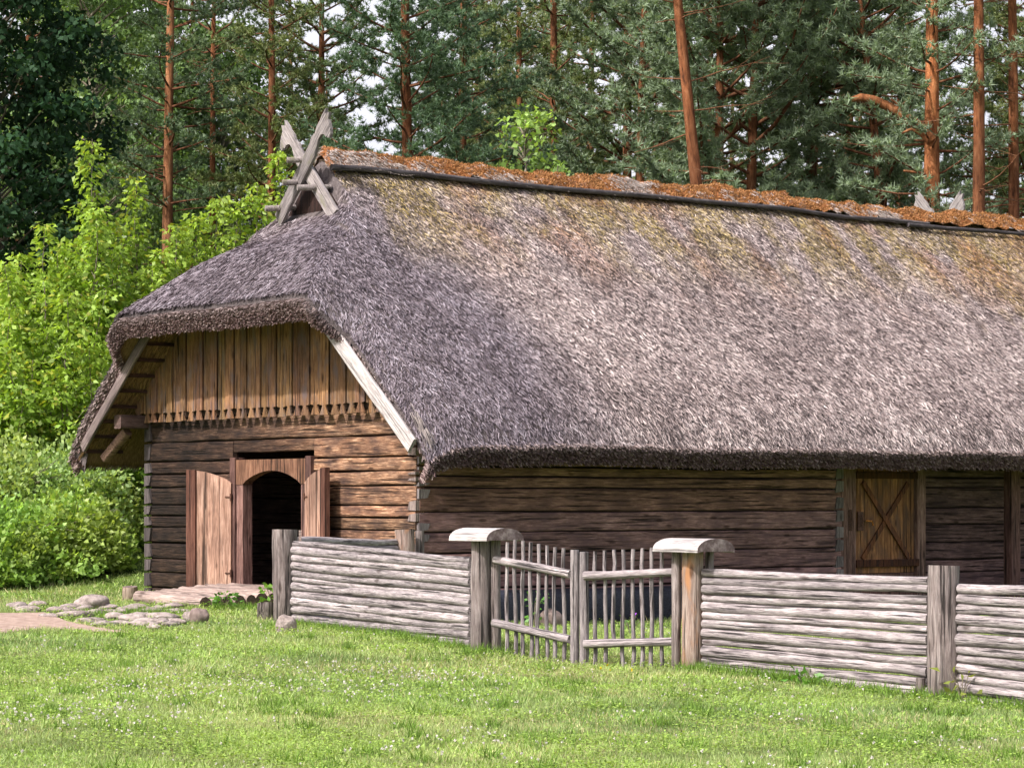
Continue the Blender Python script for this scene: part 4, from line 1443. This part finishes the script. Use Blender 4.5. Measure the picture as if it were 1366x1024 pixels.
def pine(kind, px, Y, label, sc=1.0, rz=None, lean=(0, 0), group=None, X=None, sxy=None):
    X = XY(px, Y) if X is None else X
    root = thing('pine_tree', (X, Y, g1(X, Y)), label, 'pine', group)
    rz = random.uniform(0, 6.28) if rz is None else rz
    root.rotation_mode = 'QUATERNION'
    root.rotation_quaternion = Quaternion((0, 1, 0), lean[0]) @ Quaternion((1, 0, 0), lean[1]) @ Quaternion((0, 0, 1), rz)
    root.scale = (sxy or sc, sxy or sc, sc)
    t, c = PR[kind]
    if kind in first:
        t = t.copy(); c = c.copy(); COL.objects.link(t); COL.objects.link(c)
    first[kind] = 1
    t.parent = root; c.parent = root
    return root


BG_GROUP = 'pines in the wood behind the barn'
pine('bare', 227, 71, 'tall pine with a straight orange trunk and thin side branches behind the bright shrubs', 1.0, sxy=.95)
pine('mast', 287, 80, 'slim sunlit pine trunk just right of the straight orange one', .95, sxy=.7)
pine('twin', 357, 76, 'slender dark pine above the left shoulder of the thatch', 1.0)
pine('open', 44, 84, 'pale trunked pine half hidden by the dark maple', 1.0)
pine('twin', 56, 86, 'thin reddish pine close beside the half hidden one at far left', .9, sxy=.7)
pine('open', 161, 88, 'dim pine between the dark maple and the straight orange trunk', .95)
pine('dense', 547, 65, 'dense dark green pine rising right behind the crossed gable boards', 1.0)
pine('open', 432, 82, 'open crowned pine left of the dense dark green one', 1.0)
pine('open', 640, 88, 'grey green pine with sky showing at its top, right of the dense one', .95)
pine('twin', 737, 76, 'yellowish pine standing behind the leafy sapling', 1.05)
pine('mast', 978, 60, 'leaning pine with a bare red trunk above the middle of the ridge', .95, lean=(-.105, 0), sxy=.95)
pine('open', 838, 80, 'bushy pine left of the leaning red trunk', 1.05)
pine('twin', 942, 78, 'thin pine close behind the leaning red trunk', 1.0)
pine('pale', 1010, 66, 'bluish pale pine with big soft tufts right of the leaning trunk', 1.0)
pine('tall', 1088, 73, 'dark trunked pine right of the bluish pale one', 1.0)
pine('pale', 1215, 66, 'pine with a pale twisted trunk and dead twigs', .95, lean=(-.10, 0))
pine('mast', 1137, 75, 'deep red pine trunk behind the twisted one', 1.0)
pine('open', 1206, 80, 'dim narrow pine between the twisted and the thick orange trunk', .9)
pine('mast', 1300, 60, 'tall red pine with a straight bare trunk right of the thick orange one', 1.0, sxy=.95)
pine('mast', 1346, 62, 'dark grey barked pine near the right edge', 1.0, sxy=.85)
pine('bare', 1303, 78, 'thin pale pine just behind the tall red one', .95, sxy=.7)
pine('twin', 1378, 74, 'pine with dark foliage at the right edge of the wood', 1.0)

for kd, px, Y, lab in (('dense', 612, 71, 'dark pine crowding the right side of the dense one'),
                       ('pale', 860, 72, 'pale green pine directly behind the leaning red trunk'),
                       ('pale', 955, 66, 'bluish bushy pine touching the ridge right of the leaning trunk'), ('open', 1075, 68, 'bushy pine between the bluish pale one and the twisted trunk'),
                       ('open', 795, 84, 'far pine in the gap left of the leaning red trunk'), ('twin', 690, 80, 'yellow green pine left behind the leafy sapling'), ('twin', 60, 92, 'dark bushy pine far behind the bright thicket'), ('dense', 128, 94, 'dark far pine behind the airy birch'), ('dense', 258, 90, 'dark far pine just right of the straight orange trunk'),
                       ('dense', 655, 94, 'dark far pine behind the sapling'), ('dense', 745, 96, 'dark far pine between the sapling and the leaning red trunk'), ('open', 1120, 88, 'grey green far pine behind the twisted trunk')):
    pine(kd, px, Y, lab, 1.0)
# thick orange pine with a big crooked limb
tb, T, C_ = make_pine(140, 19, .265, 7.4, 2.6, .9, .22, BG, dead=30, trunk_tint=(1.1, .95, .82))
rt = thing('pine_tree', (XY(1238, 61), 61, g1(XY(1238, 61), 61)), 'thick orange pine with a crooked heavy limb, above the far end of the ridge', 'pine')
tk = tb.build('trunk', M['bark'], rt); npmesh('crown', T, C_, M['needle'], rt)
mb = MB()
s = 61 / F
def lp_(px, py): return P(px, py, 60.8) - Vector(rt.location)
pp = [lp_(1243, 188), lp_(1226, 168), lp_(1205, 155), lp_(1185, 142), lp_(1165, 133), lp_(1148, 130), lp_(1135, 133)]
mb.sweep(pp, [.14, .13, .12, .11, .10, .09, .06], 10, (.72, .66, .62), jit=.05, up=(0, 1, 0))
for (a, bq, cq) in (((1205, 155), (1198, 140), (1188, 132)), ((1230, 180), (1216, 172), (1203, 178)), ((1240, 245), (1225, 230), (1205, 228))):
    mb.sweep([lp_(*a), lp_(*bq), lp_(*cq)], [.05, .04, .025], 6, (.8, .8, .8))
mb.build('limb', M['bark'], rt)

# second rows
rw2 = random.Random(5)
for i in range(15):
    Y = rw2.uniform(84, 118)
    X = (-.235 + .47 * (i + rw2.uniform(.1, .9)) / 15) * Y
    pine(rw2.choice(('open', 'twin', 'tall', 'tall', 'dense')), 0, Y, 'pine standing deep in the wood behind the front trees', rw2.uniform(.85, 1.05), group=BG_GROUP, X=X)
for X, Y, kd in ((-16.5, 66, 'dense'), (-20, 75, 'open'), (16.8, 68, 'tall'), (18.5, 74, 'open'), (15.5, 80, 'twin')):
    pine(kd, 0, Y, 'pine at the outer edge of the wood behind the barn', 1.0, X=X, group='outer pines')

# far wood: one mass
n = 70000
X = RNG.uniform(-55, 55, n); Y = RNG.uniform(122, 150, n)
hmax = 5 + 5 * fbm(np.stack([X, Y * .3], -1), .12, 91, 3)
Z = g(X, Y) + hmax * RNG.uniform(0, 1, n) ** .9
c = np.array([.05, .085, .04]) * RNG.uniform(.4, 1.3, n)[:, None]
fw = npmesh('far_woodland', leaves(np.stack([X, Y, Z], -1), rnd_dir(n), RNG.uniform(.35, .9, n), RNG.uniform(.15, .3, n)), c, M['leaf_dark'])
tag(fw, 'dark far woodland behind the pines', 'woodland', kind='stuff')


# broadleaf trees
def make_broad(seed, H, r0, crown_lo, R, nclump, per, lsize, col, var=.35, trunk_n=1, zsq=1.0, droop=.3, coltop=None):
    rd = random.Random(seed)
    tb = MB()
    pts = [(rd.uniform(-.1, .1) * i, rd.uniform(-.1, .1) * i, -.3 + H * .9 * i / 8) for i in range(9)]
    tb.sweep(pts, [r0 * (1.1 - i / 9) for i in range(9)], 9, (1, 1, 1), up=(0, 1, 0))
    cen = []
    for i in range(nclump):
        z = crown_lo + (H - crown_lo) * rd.random()
        t = (z - crown_lo) / (H - crown_lo)
        rr_ = R * math.sin(math.pi * (.14 + .80 * t)) ** .7 * math.sqrt(rd.uniform(.12, 1)) * rd.uniform(.8, 1.15)
        a = rd.uniform(0, 6.28)
        c = Vector((math.cos(a) * rr_, math.sin(a) * rr_, z))
        cen.append(c)
        if i % 3 == 0:
            z0 = max(crown_lo * .7, z - rr_ * .7)
            p0 = Vector((0, 0, z0)); mid = (p0 + c) / 2 + Vector((0, 0, .1))
            tb.sweep([p0, mid, c], [.012 * H * .18 + .01, .02, .006], 5, (1, 1, 1))
    cen = np.array([tuple(c) for c in cen])
    n = nclump * per
    off = rnd_dir(n) * (RNG.uniform(0, 1, n) ** .5)[:, None] * np.array([.55, .55, .32 * zsq]) * (R / 3.0) ** .5
    p = np.repeat(cen, per, 0) + off
    d = unit(off * .8 + rnd_dir(n) * .7 + np.array([0, 0, -droop]))
    L = lsize * RNG.uniform(.6, 1.25, n)
    tint = np.repeat(RNG.uniform(1 - var, 1 + var, nclump), per) * RNG.uniform(.75, 1.25, n)
    base = np.array(col)[None]
    if coltop is not None:
        h = np.clip((p[:, 2:3] - crown_lo) / (H - crown_lo), 0, 1)
        base = base * (1 - h) + np.array(coltop)[None] * h
    return tb, leaves(p, d, L, L * .34), base * tint[:, None]


def broad(name, px, Y, label, cat, mat, *a, group=None, **k):
    tb, Q_, C_ = make_broad(*a, **k)
    X = XY(px, Y)
    r = thing(name, (X, Y, g1(X, Y)), label, cat, group)
    tb.build('trunk', M['stem'], r); npmesh('crown', Q_, C_, mat, r)
    return r


broad('maple_tree', -12, 57, 'dark shaded maple filling the upper left corner', 'maple', M['leaf_dark'], 201, 17, .3, 2.0, 2.6, 620, 80, .17, (.026, .062, .028))  # the maple's shade is put into its very dark leaf colour
broad('birch_tree', 122, 76, 'airy light leaved birch between the maple and the straight orange trunk', 'birch', M['leaf'], 202, 17, .13, 4, 2.9, 420, 60, .16, (.17, .27, .10), droop=.6)
broad('birch_tree', 292, 86, 'dim birch deep in the wood between the two left pine trunks', 'birch', M['leaf'], 203, 16, .13, 3, 3.2, 360, 60, .19, (.13, .22, .08), droop=.6)
broad('birch_tree', 190, 84, 'tall birch far behind the straight orange trunk', 'birch', M['leaf'], 204, 17, .13, 3, 3.2, 360, 60, .19, (.12, .20, .08), droop=.6)
broad('maple_sapling', 700, 58, 'leafy green sapling poking up behind the mossy ridge', 'sapling', M['leaf'], 205, 9.7, .06, 5.4, 1.25, 95, 13, .15, (.10, .21, .08), coltop=(.26, .40, .09), droop=.1)


# bright box-elder thicket on the left
def make_shoots(seed, H, spread, nst, col, coltop, lsize=.13):
    rd = random.Random(seed)
    tb = MB(); pc = []; dc = []; hh = []
    for s in range(nst):
        a = rd.uniform(0, 6.28); h = H * (1 if s == 0 else rd.uniform(.5, .93)); sp = (0 if s == 0 else spread * rd.uniform(.3, 1))
        pts = []
        for i in range(9):
            t = i / 8
            pts.append(Vector((math.cos(a) * sp * t ** .8 + rd.uniform(-.05, .05), math.sin(a) * sp * t ** .8 + rd.uniform(-.05, .05), h * t - .15)))
        tb.sweep(pts, [.035 * (1.08 - i / 8) + .004 for i in range(9)], 6, (1, 1, 1), up=(0, 1, 0))
        z = h * .12
        while z < h:
            t = z / h * 8; i = min(7, int(t)); p = pts[i] + (pts[i + 1] - pts[i]) * (t - i)
            bl = .12 + .26 * (h - z) ** .75
            nbr = 2 if z < h - .5 else 3
            for q in range(nbr):
                a2 = rd.uniform(0, 6.28); L = bl * rd.uniform(.6, 1.2); e = rd.uniform(.2, .9)
                tip = p + Vector((math.cos(a2) * math.cos(e), math.sin(a2) * math.cos(e), math.sin(e))) * L
                if L > .5:
                    tb.sweep([p, (p + tip) / 2 + Vector((0, 0, .05)), tip], [.012, .009, .004], 4, (1, 1, 1))
                nl = max(1, int(L / .15))
                for w in range(nl + 1):
                    x = p + (tip - p) * ((w + .7) / (nl + 1))
                    for k_ in range(rd.choice((5, 6, 8))):
                        a3 = rd.uniform(0, 6.28); r3 = rd.uniform(.04, .2)
                        pc.append((x.x + math.cos(a3) * r3, x.y + math.sin(a3) * r3, x.z + rd.uniform(-.06, .1)))
                        dc.append((math.cos(a3) * .8 + rd.gauss(0, .3), math.sin(a3) * .8 + rd.gauss(0, .3), rd.gauss(-.45, .35)))
                        hh.append(x.z / H)
            z += rd.uniform(.13, .24)
    pc = np.array(pc); dc = np.array(dc); hh = np.array(hh)[:, None]; n = len(pc)
    L = lsize * RNG.uniform(.65, 1.3, n)
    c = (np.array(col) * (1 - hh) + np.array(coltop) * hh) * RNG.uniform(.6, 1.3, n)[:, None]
    yl = RNG.uniform(0, 1, n) < .1
    c[yl] = np.array([.38, .42, .06]) * RNG.uniform(.7, 1.1, yl.sum())[:, None]
    return tb, leaves(pc, dc, L, L * .27), c


SH = [(122, 176, 54, 'tallest yellow green young maple in the thicket left of the barn', .9, 9), (58, 290, 53, 'rounded yellow green young maple at the left of the thicket', 1.1, 9),
      (12, 400, 52, 'low yellow green young maple at the left edge', 1.1, 9), (182, 232, 55.5, 'yellow green young maple just right of the tallest one', .8, 8),
      (236, 290, 55, 'yellow green young maple in front of the straight orange pine trunk', .8, 8), (288, 262, 56, 'yellow green young maple rising over the left slope of the thatch', .8, 8),
      (342, 236, 57, 'light green young maple beside the ridge of the hip', .7, 7), (373, 196, 58, 'single tall light green shoot next to the crossed gable boards', .35, 4),
      (90, 385, 51.6, 'lower yellow green young maple in front of the tallest one', 1.2, 10), (165, 400, 52.4, 'yellow green young maple touching the low corner of the thatch', 1.0, 10), (205, 350, 53.5, 'yellow green young maple behind the low thatch corner', 1.0, 9)]
SH += [(28, 335, 53.5, 'yellow green young maple behind the left edge of the thicket', 1.0, 8), (92, 318, 54.6, 'dense young maple behind the rounded one', 1.0, 9), (150, 300, 55, 'dense young maple low between the two tallest ones', 1.0, 9),
       (214, 330, 54.5, 'dense young maple low below the straight orange pine trunk', 1.0, 9), (262, 282, 55.5, 'young maple leaning against the left slope of the thatch', .9, 8), (316, 258, 57, 'young maple behind the left slope of the thatch', .8, 7),
       (120, 455, 51.8, 'low young maple just above the pale brambles', 1.1, 10), (45, 470, 51.8, 'low young maple above the left brambles', 1.1, 10)]
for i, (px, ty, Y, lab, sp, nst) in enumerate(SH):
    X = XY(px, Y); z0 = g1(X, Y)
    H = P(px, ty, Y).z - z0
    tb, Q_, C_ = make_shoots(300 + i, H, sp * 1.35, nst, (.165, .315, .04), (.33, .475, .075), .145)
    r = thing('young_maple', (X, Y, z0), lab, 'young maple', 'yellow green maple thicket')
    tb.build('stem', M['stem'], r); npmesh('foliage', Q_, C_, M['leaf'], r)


# bramble bushes on the bank
def bush(px, Y, R, H, label, col, seed, n=9000, ls=.098):
    X = XY(px, Y); z0 = g1(X, Y)
    r = thing('bramble_bush', (X, Y, z0), label, 'bush', 'bramble bushes on the bank')
    rd = random.Random(seed)
    tb = MB()
    for i in range(18):
        a = rd.uniform(0, 6.28); rr_ = R * rd.uniform(.3, .85)
        tb.sweep([(0, 0, -.1), (math.cos(a) * rr_ * .4, math.sin(a) * rr_ * .4, H * .55), (math.cos(a) * rr_, math.sin(a) * rr_, H * rd.uniform(.4, .85))], [.018, .014, .006], 5)
    tb.build('stem', M['stem'], r)
    d = rnd_dir(n); d[:, 2] = np.abs(d[:, 2])
    rad = (RNG.uniform(.25, 1, n) ** .45)
    lump = .42 + .95 * fbm(d * 1.0, 3.2, seed, 3)
    p = d * (rad * lump)[:, None] * np.array([R, R, H])
    low = RNG.uniform(0, 1, n) < .25
    p[low, 2] *= .35
    dd = unit(d + rnd_dir(n) * .9 + np.array([0, 0, -.1]))
    L = ls * RNG.uniform(.6, 1.5, n)
    spr = RNG.uniform(0, 1, n) < .12
    p[spr] *= RNG.uniform(1.0, 1.22, spr.sum())[:, None]
    tt_ = fbm(p, 1.8, seed + 3, 3)
    c = np.array(col)[None] * (.55 + .9 * tt_)[:, None] * RNG.uniform(.7, 1.3, n)[:, None]
    yy = np.clip((fbm(p, 1.1, seed + 9, 2) - .42) / .2, 0, 1)[:, None]
    c = c * (1 - .6 * yy) + np.array([.40, .47, .13]) * .6 * yy * RNG.uniform(.6, 1.3, n)[:, None]
    npmesh('foliage', leaves(p, dd, L, L * .36), c, M['leaf'], r)


PB = (.33, .47, .19); GB = (.24, .40, .09)
BU = [(8, 50.5, 1.7, 2.5, 'tall pale bramble at the left edge below the thicket', PB), (72, 51, 1.7, 2.6, 'tall pale bramble left of the rear eave corner', PB),
      (130, 52, 1.5, 2.5, 'pale bramble right under the low thatch corner', PB), (188, 53.5, 1.5, 2.2, 'pale bramble against the dark corner of the log wall', PB),
      (-12, 47.6, 1.25, 1.45, 'low dark based bush at the left edge of the lawn', GB), (50, 48.6, 1.35, 1.6, 'low round bush at the foot of the bank', GB),
      (108, 49.4, 1.15, 1.45, 'low bush nearest the grass beside the barn', GB), (160, 52.0, .8, 1.1, 'small bush on the grassy slope behind the barn corner', GB), (-60, 50, 1.8, 2.4, 'broad bramble beyond the left edge of the lawn', PB)]
for i, (px, Y, R, H, lab, c) in enumerate(BU):
    bush(px, Y, R, H, lab, c, 400 + i, 13000 if H > 2 else 8500)

# ------------------------------------------------------------------ lawn
_cob = np.array([gpt(*p) for p in ((12, 806), (60, 804), (110, 806), (250, 808), (252, 838), (205, 842), (120, 834), (20, 817))])


def in_cobbles(X, Y):
    inside = np.zeros(len(X), bool)
    for i in range(len(_cob)):
        (x0, y0), (x1, y1) = _cob[i], _cob[i - 1]
        c_ = ((y0 > Y) != (y1 > Y)) & (X < (x1 - x0) * (Y - y0) / (y1 - y0 + 1e-12) + x0)
        inside ^= c_
    return inside


def lawn(n, ylo, yhi, name):
    # even in 1/Y so nearer turf, which shows larger, is denser
    iy = RNG.uniform(1 / yhi, 1 / ylo, n); Y = 1 / iy
    X = RNG.uniform(-.265, .265, n) * Y
    k = ~inside_barn(X, Y, .02)
    k &= ~on_path(X, Y)
    dx = X - BA.x; dy = Y - BA.y; v = dx * Tx + dy * Ty; u = dx * Lx + dy * Ly
    k &= ~((v > 3.2) & (v < 6.15) & (u > -2.5) & (u < 0))
    k &= ~(in_cobbles(X, Y) & (RNG.uniform(0, 1, len(X)) < .72))
    X, Y = X[k], Y[k]
    n = len(X)
    p2 = np.stack([X, Y], -1)
    pat = fbm(p2, .9, 101, 3); pat2 = fbm(p2, .35, 111, 2); cl = fbm(p2, 2.5, 131, 2)
    base = np.stack([X, Y, g(X, Y) - .005], -1)
    sc = (Y / 22) ** .55
    h = (.028 + .036 * pat) * RNG.uniform(.5, 1.35, n) * (.8 + .5 * cl) * sc
    tall = RNG.uniform(0, 1, n) < .02
    h[tall] *= 1.9
    d = unit(np.stack([RNG.normal(0, .5, n), RNG.normal(0, .5, n), np.ones(n)], -1))
    w = RNG.uniform(.0035, .0075, n) * sc
    clover = (RNG.uniform(0, 1, n) < np.clip((fbm(p2, 1.1, 151, 3) - .45) / .25, 0, .55))
    w[clover] *= 2.6; h[clover] *= .6
    T = tris(base, d, h, w)
    t = (RNG.uniform(.55, 1.35, n) * (.66 + .72 * fbm(p2, 1.7, 191, 3)))[:, None]
    c1 = np.array([.225, .325, .12]); c2 = np.array([.36, .445, .18]); c3 = np.array([.47, .44, .25])
    m = np.clip((pat2 - .3) / .4, 0, 1)[:, None]
    c = (c1 * (1 - m) + c2 * m) * t
    gp = np.exp(-((X - .2) / 1.6) ** 2 - ((Y - 27.4) / 1.5) ** 2)
    dry = RNG.uniform(0, 1, n) < .10 + .35 * gp * fbm(p2, 1.4, 181, 2) * 1.6 + .25 * np.clip((fbm(p2, .6, 171, 3) - .5) / .2, 0, 1)
    c[dry] = c3 * t[dry]
    c[clover] = np.array([.28, .41, .10]) * t[clover]
    return T, c


T, c = lawn(620000, 16.5, 56, 'lawn')
lw = npmesh('grass', T, c, M['blade'])
tag(lw, 'short sunlit lawn grass', 'grass', kind='stuff')

# tufts of taller grass along the fence foot and path edge
pts = []
for (a, b_, n_) in (((XY(393, 36.1), 36.1), (XY(630, 30.1), 30.1), 260), ((XY(940, 27.8), 27.8), (XY(1240, 25.05), 25.05), 170), ((XY(1281, 24.9), 24.9), (5.6, 21.7), 120), ((XY(645, 29.9), 29.9), (XY(645, 29.9), 29.9), 10),
                   ((XY(924, 27.9), 27.9), (XY(924, 27.9), 27.9), 14), ((XY(1258, 24.95), 24.95), (XY(1270, 24.9), 24.9), 18), ((XY(285, 40), 40.1), (XY(372, 40.6), 40.6), 60), ((XY(120, 37.3), 37.3), (XY(240, 38.6), 38.6), 70)):
    for i in range(n_):
        t = random.random()
        pts.append((a[0] + (b_[0] - a[0]) * t + random.gauss(0, .09), a[1] + (b_[1] - a[1]) * t + random.gauss(-.03, .14)))
for i in range(190):
    y_ = 1 / random.uniform(1 / 36, 1 / 17); x_ = random.uniform(-.22, .22) * y_
    if not bool(on_path(np.array([x_]), np.array([y_]))[0]):
        for q_ in range(random.choice((2, 3, 5))):
            pts.append((x_ + random.gauss(0, .07), y_ + random.gauss(0, .07)))
pts = np.array(pts); per = 16
n = len(pts) * per
b = np.repeat(pts, per, 0) + RNG.normal(0, .035, (n, 2))
base = np.stack([b[:, 0], b[:, 1], g(b[:, 0], b[:, 1]) - .005], -1)
d = unit(np.stack([RNG.normal(0, .45, n), RNG.normal(0, .45, n), np.ones(n)], -1))
c = np.array([.15, .26, .045]) * RNG.uniform(.55, 1.4, n)[:, None]
tg = npmesh('tall_grass', tris(base, d, RNG.uniform(.06, .17, n), RNG.uniform(.004, .008, n)), c, M['blade'])
tag(tg, 'longer grass tufts along the fences and scattered over the lawn', 'grass', kind='stuff')


# clover blossoms
def blossoms(name, n, ylo, yhi, col, size, dens, label, h=.06):
    iy = RNG.uniform(1 / yhi, 1 / ylo, n); Y = 1 / iy; X = RNG.uniform(-.24, .24, n) * Y
    w = dens(X, Y)
    k = (RNG.uniform(0, 1, n) < w) & ~on_path(X, Y)
    X, Y = X[k], Y[k]; n = len(X)
    c = np.stack([X, Y, g(X, Y) + h * RNG.uniform(.7, 1.3, n)], -1)
    per = 7
    cc = np.repeat(c, per, 0); d = rnd_dir(n * per)
    s = np.repeat(size * RNG.uniform(.7, 1.3, n), per)
    Q_ = leaves(cc - d * s[:, None] * .2, d, s, s * .45, .1)
    C_ = np.array(col)[None] * RNG.uniform(.8, 1.1, n * per)[:, None]
    o = npmesh(name, Q_, C_, M['petal'])
    return tag(o, label, 'flowers', kind='stuff')


def dens_clover(X, Y):
    p = np.stack([X, Y], -1)
    a = np.clip((fbm(p, .8, 201, 3) - .52) / .14, 0, 1) * .3
    for (px, py, rx, ry) in ((200, 925, 1.0, 1.6), (290, 915, 1.5, 1.2), (420, 920, 1.0, 1.2), (60, 960, 1.0, 1.0), (560, 905, 1.2, 1.3)):
        x, y = gpt(px, py)
        a = np.maximum(a, np.exp(-((X - x) / rx) ** 2 - ((Y - y) / ry) ** 2))
    return a * (.25 + .75 * np.clip((fbm(p, 2.2, 221, 2) - .35) / .3, 0, 1)) + .006


blossoms('clover_flowers', 15000, 17, 38, (.74, .70, .66), .017, dens_clover, 'small white clover blossoms dotting the lawn')

# clover leaves: flat little leaflets in patches
n = 150000
iy = RNG.uniform(1 / 42, 1 / 16.5, n); Y = 1 / iy; X = RNG.uniform(-.25, .25, n) * Y
p2 = np.stack([X, Y], -1)
k = (RNG.uniform(0, 1, n) < .06 + .9 * np.clip((fbm(p2, .9, 301, 3) - .46) / .14, 0, 1) + .5 * dens_clover(X, Y)) & ~on_path(X, Y) & ~inside_barn(X, Y, .3)
X, Y, p2 = X[k], Y[k], p2[k]; n = len(X)
c0 = np.stack([X, Y, g(X, Y) + RNG.uniform(.03, .075, n)], -1)
d = unit(np.stack([RNG.normal(0, 1, n), RNG.normal(0, 1, n), RNG.normal(0, .25, n)], -1))
L = RNG.uniform(.018, .034, n) * (Y / 22) ** .4
s_ = unit(np.cross(d, np.array([0, 0, 1.0]) + rnd_dir(n) * .35)); Lc = L[:, None]
Q_ = np.stack([c0, c0 + d * Lc * .5 + s_ * Lc * .4, c0 + d * Lc, c0 + d * Lc * .5 - s_ * Lc * .4], 1)
C_ = np.array([.29, .42, .09]) * RNG.uniform(.55, 1.25, n)[:, None]
tag(npmesh('clover_leaves', Q_, C_, M['blade']), 'patches of bright clover leaves in the lawn', 'clover', kind='stuff')


def dens_yel(X, Y):
    x, y = gpt(828, 908)
    return np.exp(-((X - x) / .45) ** 2 - ((Y - y) / .5) ** 2)


blossoms('buttercups', 2500, 22, 32, (.62, .5, .03), .02, dens_yel, 'patch of small yellow flowers in front of the gate', .13)

# leafy weed by the deck block and purple flower behind the gate
def weed(px, Y, H, label, col, n=60, ls=.09, flower=None):
    X = XY(px, Y); z0 = g1(X, Y)
    r = thing('weed_plant', (X, Y, z0), label, 'weed')
    tb = MB()
    for k_ in range(5):
        a = k_ * 1.3
        tb.sweep([(0, 0, -.03), (math.cos(a) * .05, math.sin(a) * .05, H * .5), (math.cos(a) * .12, math.sin(a) * .12, H * (.75 + .05 * k_))], [.006, .005, .003], 5)
    tb.build('stem', M['stem'], r)
    p = np.stack([RNG.normal(0, .09, n), RNG.normal(0, .09, n), RNG.uniform(.1, 1, n) * H], -1)
    d = unit(np.stack([p[:, 0] * 8 + RNG.normal(0, .3, n), p[:, 1] * 8 + RNG.normal(0, .3, n), RNG.normal(.1, .4, n)], -1))
    L = ls * RNG.uniform(.6, 1.3, n)
    npmesh('foliage', leaves(p, d, L, L * .3), np.array(col)[None] * RNG.uniform(.6, 1.3, n)[:, None], M['leaf'], r)
    if flower:
        d = rnd_dir(9)
        npmesh('flower', leaves(np.zeros((9, 3)) + np.array([.03, 0, H * 1.02]), d, .05, .022), np.array([flower] * 9), M['petal'], r)


weed(364, 40.2, .42, 'leafy weed growing beside the squat dark block', (.15, .30, .04))
weed(300, 40.3, .25, 'low broad leaved weed below the log ends', (.10, .24, .04))
weed(712, 39.4, .55, 'green weed in front of the black trough', (.10, .26, .04), 40)
weed(842, 34.5, .30, 'small weed with a purple flower behind the gate', (.12, .26, .05), 24, .06, (.3, .08, .5))
weed(1283, 24.75, .32, 'yellowish weed at the foot of the thick cracked fence post', (.25, .30, .06), 20, .10)
weed(1072, 26.3, .14, 'broad leaved weed at the foot of the right fence', (.12, .30, .05), 26, .09)

bpy.context.view_layer.update()
